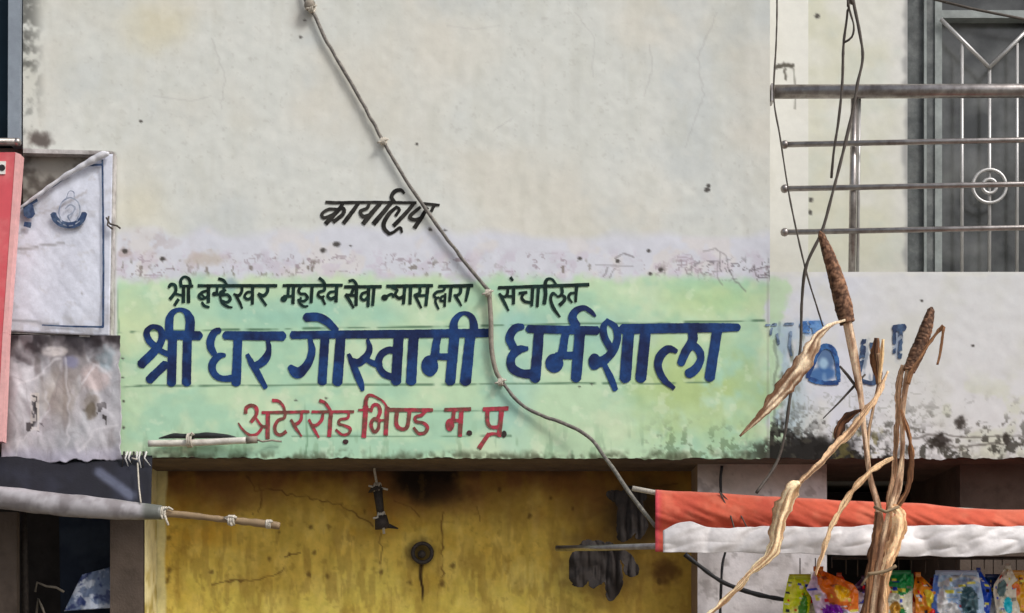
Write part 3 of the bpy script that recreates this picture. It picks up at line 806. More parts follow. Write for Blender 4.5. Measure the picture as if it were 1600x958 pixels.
# flaking leftovers of blue letters on the parapet
FB = ink(A(58, 104, 160, 1), A(38, 66, 120, 1), 10, 205)
write([('s', [(1252, 508, 12), (1284, 507, 13)]), ('s', [(1254, 515, 10), (1282, 516, 12)])], ink(A(104, 146, 196, 1), A(70, 116, 178, 1), 9, 206), 'faded_letters', 'worn pale blue bar of a lost letter', para, wear=.32, rag=1.2, seed=11)
bell = [('s', [(1262, 590, 6), (1268, 574, 7), (1278, 552, 7), (1288, 541, 8), (1300, 545, 8), (1307, 560, 7), (1311, 597, 6)]), ('s', [(1264, 592, 8), (1286, 598, 7), (1310, 598, 7)])]
write(bell, FB, 'faded_letters', 'worn blue rounded letter behind the dry stalks', para, wear=.31, rag=1.4, seed=12)
FD = ink(A(48, 62, 92, 1), A(70, 92, 122, 1), 8, 207)
write([('s', [(1350, 530, 7), (1347, 560, 9), (1344, 575, 7), (1346, 594, 6), (1368, 596, 8), (1366, 560, 7), (1362, 536, 6)])], FD, 'faded_letters', 'flaked dark blue letter behind the brown sprout', para, wear=.33, rag=1.4, seed=13)
write([('s', [(1396, 513, 10), (1414, 512, 12)]), ('s', [(1398, 513, 5), (1397, 552, 5)]), ('s', [(1408, 513, 6), (1406, 560, 6)])], FD, 'faded_letters', 'flaked dark blue T shaped remains left of the shorter seed head', para, wear=.30, rag=1.2, seed=16)
write([('s', [(1196, 508, 4), (1240, 506, 4)]), ('s', [(1206, 512, 5), (1204, 524, 4)]), ('s', [(1214, 522, 4), (1217, 538, 4)]), ('s', [(1236, 518, 4), (1234, 540, 5), (1237, 556, 4)])], ink(A(84, 104, 126, 1), A(130, 150, 176, 1), 8, 208), 'faded_letters', 'scratched pale blue marks beside the green band', para, wear=.36, rag=1.2, seed=14)

# ------------------------------------------------------------------ neighbour on the left
N = thing('neighbouring_shopfront', 'navy panelled shopfront with blue grey edge post at the far left', 'shopfront', (P(-400, 0).x, .1, 0))
m = MB(); a = P(17, 0); m.box((P(-1600, 0).x, .03, P(0, 222).z), (a.x, .55, ZTOP)); obj('navy_panel', m, M['navy'], N, smooth=False)
m = MB(); m.prism([(17, PYTOP), (35, PYTOP), (31, 222), (12, 222)], -.02, .55); obj('edge_post', m, M['blueframe'], N, smooth=False)
m = MB(); m.box((P(-1600, 0).x, .05, 2.3), (P(36, 0).x - .002, .56, P(0, 222).z - .003), lin((110, 96, 90))); obj('lower_wall', m, M['shade_plaster'], N, smooth=False)
m = MB(); m.tube([P(-260, 221, -.07), P(25, 222, -.07)], 6 * S, 10); m.ball(P(27, 222, -.07), 6.5 * S)
tag(obj('steel_pipe', m, M['steel']), 'short grey steel pipe above the red signboard', 'pipe')

# red signboard
RS = thing('red_signboard', 'faded red signboard leaning in at the left edge', 'signboard', tuple(P(-150, 700, -.12)))
m = MB(); m.prism([(-420, 238), (24, 238), (4, 520), (-5, 690), (-420, 690)], -.12, -.08); obj('sign_face', m, material('faded_red_sheet', A(206, 84, 92), rough=.55, nscale=12, namt=.1, bump=.05, dirt=A(226, 140, 138), dirt_amt=.6, dirt_scale=7), RS, smooth=False)
m = MB()
for q in ([(24.2, 238), (32, 241), (11, 520), (4.2, 520)], [(4.2, 520.5), (11, 520.5), (4, 690), (-4.8, 690)]): m.prism(q, -.122, -.085)
obj('edge_strip', m, material('pink_edge', A(232, 168, 166), rough=.6, namt=.12), RS, smooth=False)
m = MB(); m.prism([(-6, 252), (9, 252), (8, 272), (-7, 272)], -.1235, -.1205); obj('printed_square', m, material('white_print', A(226, 220, 214), rough=.6), RS, smooth=False)
m = MB(); m.prism([(3 + 5 * math.cos(t), 262 + 5 * math.sin(t)) for t in np.linspace(0, 2 * math.pi, 20)[:-1]], -.1250, -.1238); obj('printed_dot', m, M['black'], RS, smooth=False)

# white banner board with the torn corner
W = thing('banner_board', 'torn white flex banner on a wooden frame with blue border and emblem', 'banner', tuple(P(95, 525, -.05)))
def paint_banner(px, py):
    c = np.tile(np.array((206., 209, 221)), px.shape + (1,))
    c = mixc(c, ss(.45, .7, fbm(px, py, 40, 121)) * .5, (196, 200, 212))
    c = mixc(c, ss(.62, .72, fbm(px, py * 2, 18, 122)) * .4, (176, 174, 176))
    c = mixc(c, (1 - ss(.8, 2.5, linedist(px, py + (noise(px, py, 9, 125) - .5) * 4, [(22, 391), (60, 385), (100, 380)]))) * .6, (126, 122, 122))
    c = mixc(c, (1 - ss(1, 3, linedist(px, py, [(50, 338), (90, 325), (135, 300)]))) * .4, (140, 132, 128))
    c = mixc(c, blob(px, py, 128, 458, 3, 3, .6, .5, 1) * .6, (130, 126, 126)); c = mixc(c, blob(px, py, 98, 415, 4, 6, .6, .5, 1) * .35, (150, 146, 150))
    c = mixc(c, (1 - ss(1, 2.5, linedist(px, py, [(14, 500), (50, 503), (92, 508)]))) * .6, (110, 112, 118)); c = mixc(c, ss(.56, .66, fbm(px, py * .4, 26, 126)) * .3, (170, 170, 176)); c = mixc(c, ss(480, 520, py) * ss(.45, .6, fbm(px, py, 14, 127)) * .4, (160, 156, 156))
    return lin(c) * 1.16
m = MB(); cols = []
nu, nv = 60, 80; V = np.zeros((nv, nu, 3)); C = np.zeros((nv, nu, 3))
for j in range(nv):
    t = j / (nv - 1); y = 241 + t * 281
    xl = 28 - 14 * (y - 325) / 192 if y > 325 else 28 + (325 - y) / 84 * 134
    xr = 176 - 5 * (y - 240) / 285
    xs = np.linspace(xl, max(xr, xl + 1), nu); ys = np.full(nu, y) + (xs - 100) * .045 * t
    Y = -.05 - .016 * (fbm(xs + .5 * ys, ys * .7, 60, 123, 2) - .5) - .006 * np.abs(fbm(xs - .8 * ys, ys * .4, 30, 124, 2) - .5)
    for i in range(nu): V[j, i] = P(xs[i], ys[i], Y[i])
    C[j] = paint_banner(xs, ys)
m.grid(V, C); fl = obj('flex_sheet', m, M['attr_plastic'], W, solid=.0015)
m = MB(); a = (-.03, -.01)
m.prism([(36, 232), (172, 236), (172, 242), (36, 239)], -.044, -.01); m.prism([(173.5, 236), (178, 238), (173, 528), (169, 526)], -.046, -.01); m.prism([(14, 514), (166, 521), (166, 528), (14, 521)], -.043, -.01)
obj('wooden_frame', m, material('old_wood_frame', A(186, 182, 180), rough=.85, nscale=40, namt=.25, dirt=A(90, 76, 70), dirt_amt=.7, dirt_scale=14), W, smooth=False)
m = MB(); q = catmull([(30, 326, 2), (62, 303, 3), (100, 276, 3.6), (135, 256, 4.6), (158, 243, 6), (170, 240, 3)], 4)
m.tube([P(x, y, -.062 - .006 * noise(x, y, 9, 3)) for x, y, r in q], [r * S * (.8 + .4 * float(noise(x, y, 7, 4))) for x, y, r in q], 8); obj('rolled_edge', m, material('rolled_flex', A(204, 204, 210), rough=.5, nscale=40, namt=.15, dirt=A(120, 112, 108), dirt_amt=.5, dirt_scale=20), W)
IB = ink(A(52, 70, 104, 1), A(74, 92, 120, 1), 10, 209)
write(parse('''160,250,3 161.5,400,3.2 161,511,3.4
66,508,2 110,510,2.6 161,511,3.2
104,270,2.4 132,260,3 160,257,3.2
50,312,1.4 80,294,1.6 110,272,1.6''', 0, 0, 1), IB, 'printed_border', None, W, rag=.3, yf=flat_y(-.0605), step=.8)
write(parse('''83,334,9 87,343,10 97,350,10 108,352,10 119,350,10 128,343,10 132,333,9
40,320,9 58,312,6
44,322,16 46,336,18
38,350,8 48,352,9
''', 0, 0, 1), IB, 'printed_emblem', None, W, rag=.5, yf=flat_y(-.0612), step=.6)
write(parse('''96,346,2.2 92,332,2.2 97,316,2.2 109,309,2.2 121,315,2.2 125,330,2.2 120,345,2.2
104,309,1.5 108,299,1.5 115,300,1.5 116,308,1.5
102,326,2.4 110,320,2.8 117,325,2.8 113,333,2.6 106,338,2.4 110,346,2
90,345,1.6 95,349,1.6
99,351,1.6 104,353,1.6
108,353,1.6 114,352,1.6
118,350,1.6 125,345,1.6''', 0, 0, 1), ink(A(128, 138, 160, 1), A(160, 168, 184, 1), 10, 210), 'printed_crest', None, W, rag=.6, yf=flat_y(-.0622), step=.6)
m = MB()
for pts in ([(166, 340), (172, 350), (183, 353), (188, 357)], [(170, 338), (168, 352), (176, 358)]): m.tube([P(x, y, -.066) for x, y in pts], 1.5 * S, 6)
obj('tie_wire', m, M['wire'], W)

# torn plastic sheet under it
def paint_torn(px, py):
    c = np.tile(np.array((174., 173, 178)), px.shape + (1,))
    c = mixc(c, ss(.4, .65, fbm(px * 1.6, py * .6, 60, 131)), (192, 189, 194))
    c = mixc(c, ss(.5, .62, fbm(px * 1.5, py * .5, 44, 132, 3)) * .7, (122, 114, 114))
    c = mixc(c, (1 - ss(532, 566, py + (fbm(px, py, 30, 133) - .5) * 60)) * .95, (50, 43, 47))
    c = mixc(c, blob(px, py, 95, 620, 40, 50, .8, .5, 134, 20) * .6, (186, 170, 158))
    c = mixc(c, blob(px, py, 84, 549, 24, 9, .4, .5, 135, 10), (196, 188, 186))
    c = mixc(c, blob(px, py, 150, 590, 26, 24, .4, .5, 136, 10) * .8, (196, 178, 176))
    c = mixc(c, blob(px, py, 110, 565, 14, 12, .6, .8, 137, 10) * .6, (130, 132, 170)); c = mixc(c, blob(px, py, 168, 560, 16, 26, .6, .8, 138, 10) * .7, (150, 168, 178))
    c = mixc(c, (1 - ss(0, 30, px)) * .5, (120, 84, 82))
    c = mixc(c, ss(690, 712, py) * .6, (182, 176, 196)); c = mixc(c, blob(px, py, 142, 632, 12, 22, .5, .9, 139, 10) * .8, (90, 78, 62))
    c = mixc(c, ((px > 47) & (px < 61) & (py > 614) & (py < 672)) * 1.0, (206, 198, 192))
    dk = ((px > 50) & (px < 58) & (py > 618) & (py < 668)) * (noise(px * 2, py, 5, 140) > .42)
    c = mixc(c, dk * .9, (40, 36, 40)); c = mixc(c, ((px > 152) & (px < 166) & (py > 628) & (py < 664)) * (noise(px, py * 1.3, 6, 141) > .5) * .8, (46, 40, 38))
    c = mixc(c, (px > 40) * (px < 68) * (py > 660) * (py < 674) * (noise(px, py, 5, 142) > .5) * .8, (50, 44, 46))
    c = mixc(c, ss(.6, .7, fbm(px, py * .5, 24, 143, 3)) * .4, (206, 200, 206)); c = mixc(c, scribbles(px * .5, py * .25, 144) * .15, (110, 100, 102))
    for pts in ([(30, 600), (60, 590), (90, 560)], [(100, 560), (108, 620), (104, 690)], [(130, 600), (150, 570), (175, 590)], [(20, 700), (80, 640), (70, 612)], [(120, 705), (150, 670), (186, 664)], [(10, 640), (30, 672), (24, 712)]):
        c = mixc(c, (1 - ss(.5, 3.5, linedist(px + (noise(px, py, 12, 149) - .5) * 9, py, pts))) * .55, (216, 212, 216))  # pale lines paint highlights along the creases of the sheet
    return lin(c) * 1.0
xs = np.linspace(2, 190, 110); ys = np.linspace(524, 718, 110); X, Yp = np.meshgrid(xs, ys)
Xw = X + (fbm(Yp, X * 0, 30, 145, 3) - .5) * 12 * ss(150, 190, X); Yw = Yp + (fbm(X, X * 0, 34, 146, 4) - .5) * 22 * ss(640, 718, Yp)
Yd = -.035 - .06 * (np.abs(fbm(X + .35 * Yp, Yp * .45, 70, 147, 2) - .5)) * 1.4 - .008 * fbm(X - .4 * Yp, Yp * .5, 18, 148, 2)
V = np.zeros(X.shape + (3,)); 
for j in range(110):
    for i in range(110): V[j, i] = P(Xw[j, i], Yw[j, i], Yd[j, i])
m = MB(); m.grid(V, paint_torn(X, Yp)); tag(obj('torn_plastic_sheet', m, M['attr_plastic'], solid=.001), 'crumpled grey torn plastic sheet below the white banner', 'plastic sheet')

# left stall: navy tarp, rolled tarp on a bamboo, dark things below
def cloth(name, corners, nu, nv, Yamp, colf, mat, seed, sc=50, parent=None, label=None, cat=None, rag=0, sag=0):
    """corners: four (px,py,Y): tl,tr,br,bl"""
    V = np.zeros((nv, nu, 3)); U, T = np.meshgrid(np.linspace(0, 1, nu), np.linspace(0, 1, nv))
    tl, tr, br, bl = [np.array(q, float) for q in corners]
    Q = (tl * (1 - U[..., None]) + tr * U[..., None]) * (1 - T[..., None]) + (bl * (1 - U[..., None]) + br * U[..., None]) * T[..., None]
    w = (fbm(Q[..., 0] + Q[..., 1] * .4, Q[..., 1] * .5, sc, seed, 4) - .5) * 2 * Yamp
    Q[..., 1] += (fbm(Q[..., 0], Q[..., 0] * 0, 30, seed + 1) - .5) * 2 * rag * ss(.6, 1, T) + sag * 4 * U * (1 - U) * T
    for j in range(nv):
        for i in range(nu): V[j, i] = P(Q[j, i, 0], Q[j, i, 1], Q[j, i, 2] + w[j, i])
    m = MB(); m.grid(V, colf(Q[..., 0], Q[..., 1], U, T)); o = obj(name, m, mat, parent, solid=.0015)
    if label: tag(o, label, cat)
    return o
def solidc(col, col2=None, seed=1, sc=40):
    def f(px, py, u, t):
        c = np.tile(np.array(col, float), px.shape + (1,))
        if col2 is not None: c = mixc(c, ss(.42, .66, fbm(px, py, sc, seed)), col2)
        return lin(c)
    return f
def navycol(px, py, u, t):
    c = np.tile(np.array((20., 20, 30)), px.shape + (1,)); c = mixc(c, ss(.4, .7, fbm(px, py, 40, 151)) * .6, (40, 42, 56))
    return lin(mixc(c, (1 - ss(3, 12, linedist(px, py, [(155, 738), (205, 775)]))) * .6, (120, 126, 148)))
cloth('navy_tarp', ((-60, 706, -.02), (238, 712, -.02), (236, 800, -.24), (-60, 780, -.24)), 60, 30, .012, navycol, M['attr_matt'], 152, label='dark navy tarpaulin between the torn plastic and the rolled grey tarp', cat='tarpaulin')
RT = thing('rolled_tarp', 'grey tarpaulin rolled round a bamboo pole jutting over the yellow wall', 'tarpaulin', tuple(P(110, 800, -.26)))
m = MB(); q = catmull([(-160, 766, 17), (0, 778, 17), (90, 788, 17), (170, 795, 16), (215, 799, 13), (253, 801, 11)], 5)
n = 16; vs = []; fs = []
for i, (x, y, r) in enumerate(q):
    for k in range(n):
        a = 2 * math.pi * k / n; rr = r * S * (.92 + .14 * float(noise(x * .5, k * 9 + x * .5, 16, 153)))
        c0 = P(x, y, -.27); vs.append((c0.x, c0.y + rr * math.sin(a), c0.z + rr * math.cos(a)))
for i in range(len(q) - 1):
    for k in range(n): fs.append((i * n + k, i * n + (k + 1) % n, (i + 1) * n + (k + 1) % n, (i + 1) * n + k))
fs += [tuple(range(n))[::-1], tuple((len(q) - 1) * n + k for k in range(n))]
px_ = np.repeat([p[0] for p in q], n); kk = np.tile(np.arange(n), len(q)) * 7.
cc = np.tile(np.array((172., 168, 172)), (len(vs), 1)); cc = mixc(cc, ss(.4, .65, fbm(px_, kk + px_ * .2, 26, 154)), (134, 128, 130)); cc = mixc(cc, ss(218, 232, px_), (104, 106, 100))
m.add(vs, fs, lin(cc)); obj('tarp_roll', m, M['attr_plastic'], RT)
m = MB(); q = catmull([(235, 800, 5.5), (300, 806, 5), (350, 812, 4.6), (400, 817, 5.5), (437, 822, 5)], 5); m.tube([P(x, y, -.27) for x, y, r in q], [r * S * (.9 + .25 * float(noise(x, 0, 10, 3))) for x, y, r in q], 9); obj('bamboo_pole', m, M['bamboo'], RT)
def knot(mb, x, y, Y, r, tails, w=1.6):
    for k in range(3): mb.tube([P(x + (k - 1) * 2.6 * w / 1.6 + r * .25 * math.cos(a), y + r * math.sin(a), Y + r * S * math.cos(a)) for a in np.linspace(0, 2 * math.pi, 13)], w * S, 5, caps=False)
    for t in tails: mb.tube([P(x + a, y + b, Y - r * S) for a, b in t], w * S * .9, 5)
m = MB(); knot(m, 256, 801, -.27, 8, [[(0, -4), (8, -8), (14, -4)], [(0, 2), (4, 12), (7, 20)], [(-4, 4), (-2, 10)]], 2); obj('string_tie', m, M['cord'], RT)
m = MB(); knot(m, 362, 813, -.27, 6.5, [[(-4, 0), (-12, -4), (-2, -6), (8, -4)], [(-2, 4), (0, 9)]], 2.2); obj('string_tie', m, M['cord'], RT)
m = MB(); knot(m, 420, 819, -.27, 6, [[(0, -2), (6, -5)]], 1.6); obj('string_tie', m, M['cord'], RT)
m = MB(); m.tube([P(215, 724, -.12), P(217, 760, -.2), P(220, 785, -.29)], 1.3 * S, 5); m.tube([P(213, 718, -.1), P(206, 716, -.09)], 1.3 * S, 5); tag(obj('hanging_string', m, M['cord']), 'pale string holding up the rolled grey tarp', 'string')
# frayed strips at the banner corner
m = MB()
for k in range(8):
    x = 194 + k * 5; m.tube([P(x, 706, -.06), P(x + R.uniform(-4, 4), 716, -.07), P(x + R.uniform(-6, 8), 722 + R.uniform(2, 16), -.065)], [1.8 * S, 1.4 * S, .6 * S], 5, col=lin((206, 204, 200)) if k % 3 else lin((50, 46, 44)))
tag(obj('frayed_plastic_strip', m, M['attr_matt']), 'frayed white plastic strands at the lower corner of the green band', 'plastic strip')
# things in the dark stall
cloth('dark_blue_sheet', ((92, 800, .3), (174, 806, .3), (172, 980, .3), (95, 980, .3)), 40, 50, .012, solidc((34, 44, 62), (52, 62, 78), 155), M['attr_matt'], 156, label='dark blue sheet hanging beside the brown pier', cat='sheet')
def plcol(px, py, u, t):
    c = np.tile(np.array((120., 136, 168)), px.shape + (1,)); c = mixc(c, ss(.5, .6, fbm(px, py, 12, 157)), (196, 204, 220)); return lin(mixc(c, ss(.55, .65, fbm(px, py, 14, 158)), (56, 70, 120)))
cloth('crumpled_plastic_bag', ((128, 898, .22), (172, 886, .22), (174, 950, .2), (100, 955, .2)), 30, 30, .02, plcol, M['attr_plastic'], 159, sc=18, label='crumpled blue and white plastic bag in the dark stall', cat='bag')
m = MB(); m.tube([P(36, 788, .1), P(38, 870, .1), P(42, 1100, .1)], 6 * S, 8); tag(obj('stall_post', m, M['iron']), 'thin dark post of the stall under the rolled tarp', 'post')
m = MB(); m.boxpx(-200, 800, 26, 1400, .0, .03); tag(obj('brown_board', m, M['brown'], smooth=False), 'dark brown board at the left edge of the stall', 'board')
m = MB(); m.tube([P(x, y, .18) for x, y in [(55, 925), (58, 910), (72, 916), (88, 918), (100, 925)]], 2 * S, 6); m.tube([P(x, y, .18) for x, y in [(57, 958), (60, 935), (64, 945), (72, 965)]], 2 * S, 6); tag(obj('tangled_string', m, M['pipe']), 'tangled pale string hanging inside the dark stall', 'string')

# ------------------------------------------------------------------ tube light with the black rag
TL = thing('tube_lamp', 'dusty unlit white tube along the foot of the green band', 'lamp', tuple(P(315, 697, -.03)))
m = MB(); q = catmull([(232, 693, 0), (300, 692, 0), (385, 688, 0)], 8); m.tube([P(x, y, -.035) for x, y, _ in q], 5.2 * S, 12); obj('tube', m, material('dusty_tube', A(206, 202, 192), rough=.45, nscale=40, namt=.15, dirt=A(140, 126, 112), dirt_amt=.5, dirt_scale=18), TL)
m = MB(); m.tube([P(385, 688, -.035), P(402, 687, -.035)], 5.6 * S, 12); m.tube([P(402, 687, -.035), P(410, 690, -.03), P(425, 688, -.02), P(440, 690, -.018)], 1.6 * S, 6); obj('end_cap', m, M['pipe'], TL)
m = MB(); knot(m, 297, 688, -.04, 10, [[(0, -8), (3, -12), (6, -8)]], 1.8); obj('tie', m, M['cord'], TL)
m = MB(); n = 26; V = []; fs = []
for i in range(n):
    u = i / (n - 1); x = 248 + u * 142; h = 8.5 * math.sin(math.pi * min(1, u * 1.1 + .02)) ** .6 * (.75 + .5 * float(noise(x, 0, 18, 161)))
    for k in range(8):
        a = 2 * math.pi * k / 8; V.append(P(x, 686 - h * .7 + h * .6 * math.cos(a), -.032 + h * .4 * S * math.sin(a)))
for i in range(n - 1):
    for k in range(8): fs.append((i * 8 + k, i * 8 + (k + 1) % 8, (i + 1) * 8 + (k + 1) % 8, (i + 1) * 8 + k))
fs += [tuple(range(8)), tuple((n - 1) * 8 + k for k in range(8))[::-1]]
m.add(V, fs); tag(obj('black_rag', m, material('black_polythene', (.02, .022, .022), rough=.4, nscale=60, namt=.4, bump=.5, bscale=60)), 'black polythene rag tucked above the white tube', 'rag')

# ------------------------------------------------------------------ the long cable
CB = thing('service_cable', 'long slack cable running diagonally across the facade past the lettering', 'cable', tuple(P(765, 820, -.03)))
q = catmull([(430, -1010, 2.6), (448, -500, 2.6), (464, -120, 2.6), (470, -40, 2.6), (478, 0, 2.8), (490, 22, 2.8), (520, 82, 2.7), (560, 150, 2.7), (600, 222, 2.8), (640, 290, 2.8), (690, 362, 2.8), (735, 420, 3), (764, 456, 3.2)], 8)
m = MB(); m.tube([P(x + (float(noise(y, 0, 13, 61)) - .5) * 2.2, y, -.020) for x, y, r in q], [r * S * (.88 + .24 * float(noise(y, 3, 9, 62))) for x, y, r in q], 8); obj('sheath', m, M['cable'], CB)
q = catmull([(764, 456, 3.6), (767, 500, 3.8), (768, 545, 3.8), (775, 580, 3.6), (786, 598, 3.4)], 7)
m = MB(); m.tube([P(x, y, -.022) for x, y, r in q], [r * S for x, y, r in q], 8); obj('pale_sheath', m, M['pipe'], CB)
q = catmull([(786, 598, 2.8, -.022), (805, 622, 2.8, -.022), (832, 642, 2.8, -.022), (880, 662, 2.8, -.035), (918, 682, 3, -.05), (945, 714, 3, -.1), (985, 772, 3, -.3), (1024, 822, 3, -.52)], 8)
m = MB(); m.tube([P(x, y + (float(noise(x, 0, 15, 63)) - .5) * 2.4, Y) for x, y, r, Y in q], [r * S * (.88 + .24 * float(noise(x, 3, 9, 64))) for x, y, r, Y in q], 8); obj('sheath', m, M['cable'], CB)
for x, y, r in ((487, 12, 7), (599, 221, 5), (763, 458, 5), (783, 597, 5)):
    m = MB(); knot(m, x, y, -.022, r, [[(-3, 0), (-10, 2)], [(2, -1), (8, -4)]], 1.7); obj('clamp', m, M['cord'], CB)
m = MB(); m.ball(P(484, 8, -.028), 9 * S, 8, sc=(1, .8, 1.1)); obj('insulator', m, M['pipe'], CB)

# thin wires on the right
def wire(name, label, pts, r, mat):
    q = catmull(pts, 8); m = MB(); m.tube([P(p[0], p[1], p[2]) for p in q], [r * S * (.8 + .45 * float(noise(p[0], p[1], 12, 5))) for p in q], 6); return tag(obj(name, m, M[mat]), label, 'wire')
wire('drooping_wire', 'thinnest wire falling past the ball ends of the railing', [(1208, -1010, -.02), (1212, -500, -.08), (1214, -40, -.1), (1213, 60, -.1), (1209, 150, -.1), (1219, 215, -.1), (1235, 315, -.1), (1258, 418, -.1), (1275, 475, -.08), (1286, 510, -.05)], 1.3, 'wire')
wire('drooping_wire', 'thick twisted wire crossing the railing and dropping to the lintel', [(1300, -1010, -.02), (1316, -500, -.1), (1328, -40, -.16), (1333, 0, -.16), (1343, 50, -.16), (1348, 90, -.16), (1340, 130, -.16), (1334, 165, -.16), (1318, 235, -.16), (1300, 305, -.16), (1284, 362, -.16), (1260, 415, -.15), (1253, 470, -.12), (1250, 550, -.1), (1236, 612, -.1), (1226, 680, -.1), (1212, 726, -.1), (1182, 770, -.14)], 2.5, 'wire')
wire('drooping_wire', 'short loose wire end hanging in front of the railing', [(1306, -1010, -.02), (1318, -500, -.08), (1326, -40, -.13), (1324, 20, -.13), (1318, 70, -.13), (1316, 130, -.13), (1310, 190, -.13), (1303, 235, -.13), (1299, 278, -.13)], 1.9, 'wire')
wire('drooping_wire', 'wire stub looping between the two hanging wires', [(1312, -1010, -.02), (1320, -500, -.09), (1324, -40, -.14), (1326, 8, -.14), (1334, 40, -.14), (1331, 58, -.14), (1320, 66, -.135)], 1.6, 'wire')
wire('black_cable', 'thick black cable sagging across the grey pier', [(1070, 866, .1), (1090, 882, .1), (1130, 910, .08), (1180, 928, .05), (1230, 938, .02), (1262, 945, 0)], 3.6, 'black')
wire('black_cable', 'thin black wire hanging straight down the grey pier', [(1128, 728, .1), (1126, 760, .1), (1134, 850, .1), (1128, 890, .1), (1124, 1000, .1)], 2.2, 'black')

# ------------------------------------------------------------------ balcony railing
RL = thing('balcony_railing', 'brown grey steel railing with ball ended rails on the balcony parapet', 'railing', tuple(P(1500, 425, .03)))
Yr = .03
m = MB(); m.tube([P(1210, 143.5, Yr), P(1590, 142, Yr), P(2500, 140, Yr)], 10.8 * S, 14); obj('handrail', m, M['steel'], RL)
m = MB(); m.boxpx(1205, 130, 1209.5, 157, Yr - .025, Yr + .025); obj('wall_plate', m, M['steel'], RL, smooth=False)
for y0, y1 in ((226, 219), (295, 288), (363, 356)):
    m = MB(); m.tube([P(1228, y0, Yr - .012), P(1590, y1, Yr - .012), P(2500, y1 - 14, Yr - .012)], 4.3 * S, 10); r_ = obj('rail', m, M['steel'], RL)
    m = MB(); m.ball(P(1226, y0, Yr - .012), 6.6 * S, 12); obj('ball_end', m, M['steel'], r_)
for x in (1335, 1800, 2270):
    m = MB(); m.tube([P(x, 145, Yr + .012), P(x - 4, 425, Yr + .012)], 5.6 * S, 12); obj('post', m, M['steel'], RL)
    m = MB(); m.tube([P(x + 8, 150, Yr + .02), P(x + 5, 425, Yr + .02)], 2.6 * S, 10); obj('post_highlight', m, M['bright_steel'], RL)  # thin bright tube standing in for the highlight along the post

# ------------------------------------------------------------------ yellow recess fittings
BH = thing('bulb_holder', 'empty dark bulb holder hanging on a pale cord before the yellow wall', 'bulb holder', tuple(P(597, 835, .25)))
m = MB(); m.tube([P(x, y, .25) for x, y in [(586, 706), (585, 735), (588, 752), (592, 775), (596, 800), (600, 834)]], 2.2 * S, 6); obj('cord', m, M['cord'], BH)
m = MB(); m.tube([P(590, 764, .25), P(595, 806, .25)], [8 * S, 6 * S], 12); m.tube([P(587, 757, .25), P(589, 767, .25)], [5 * S, 15 * S], 12); m.tube([P(595, 806, .25), P(598, 826, .25)], [10 * S, 13 * S], 12); obj('socket', m, M['iron'], BH)
m = MB(); knot(m, 590, 762, .25, 7, [[(-4, 0), (-14, -3)], [(4, 0), (16, 3)]], 2); obj('tie', m, M['cord'], BH); m = MB(); knot(m, 596, 808, .25, 8, [[(-3, 0), (-13, 2)], [(2, 6), (4, 20)]], 2); obj('tie', m, M['cord'], BH)
m = MB(); m.tube([P(598, 820, .25), P(608, 822, .25), P(622, 826, .27)], [4 * S, 4 * S, 1 * S], 7); obj('wire_stub', m, M['black'], BH)
IR = thing('iron_ring', 'rusty iron ring bolted to the yellow wall above a dark drip', 'ring', tuple(P(659, 880, .3)))
m = MB(); m.tube([P(660 + 15 * math.cos(a), 864 + 15 * math.sin(a), .305) for a in np.linspace(0, 2 * math.pi, 25)], 3.4 * S, 8, caps=False); obj('ring', m, M['iron'], IR)
m = MB(); m.tube([P(659, 866, .34), P(659, 866, .29)], [7 * S, 6 * S], 12); obj('bolt', m, M['iron'], IR)
# steel rod and the dark bundle hanging off it
m = MB(); m.tube([P(870, 857, -.1), P(940, 856, -.2), P(1040, 853, -.4)], 4.6 * S, 10); tag(obj('steel_rod', m, M['steel']), 'grey steel rod jutting left from under the red awning', 'rod')
def rag(name, label, txt, Y, seed):
    gx, gy, F = stroke_mesh(parse(txt, 800, 700, 3.712), 1.0, 2.2, 0, seed)
    yf = lambda px, py: Y - .05 * np.abs(fbm(px * 1.5, py * .35, 26, seed, 3) - .5) - .03 * fbm(px, py, 30, seed + 1, 2)
    def cf(px, py):
        c = np.tile(np.array((42., 35, 31)), (len(px), 1)); c = mixc(c, ss(.45, .62, fbm(px * 1.2, py * .6, 18, seed + 2)), (54, 48, 45)); return lin(mixc(c, ss(.55, .68, fbm(px, py, 10, seed + 3)) * .6, (30, 25, 24)))
    m = contour(MB(), gx, gy, F, yf, cf); return tag(obj(name, m, M['attr_matt'], solid=.0015), label, 'rag')
rag('hanging_rag', 'dark grey lobed rag hanging below the steel rod', """
440,560,70 420,650,130 395,770,60
500,570,90 500,690,150 470,800,40
560,580,90 580,690,110 590,800,100 568,872,40
620,600,50 680,660,70 720,730,40
o 390,700,70,110 690,700,46,50""", .1, 301)
rag('hanging_rag', 'dark brown rag hanging above the steel rod beside the awning', """
560,265,40 620,290,80 650,330,60
680,260,90 690,360,150 670,450,130 640,520,60
740,270,60 770,290,40
720,400,80 760,450,60 730,520,40""", .16, 302)

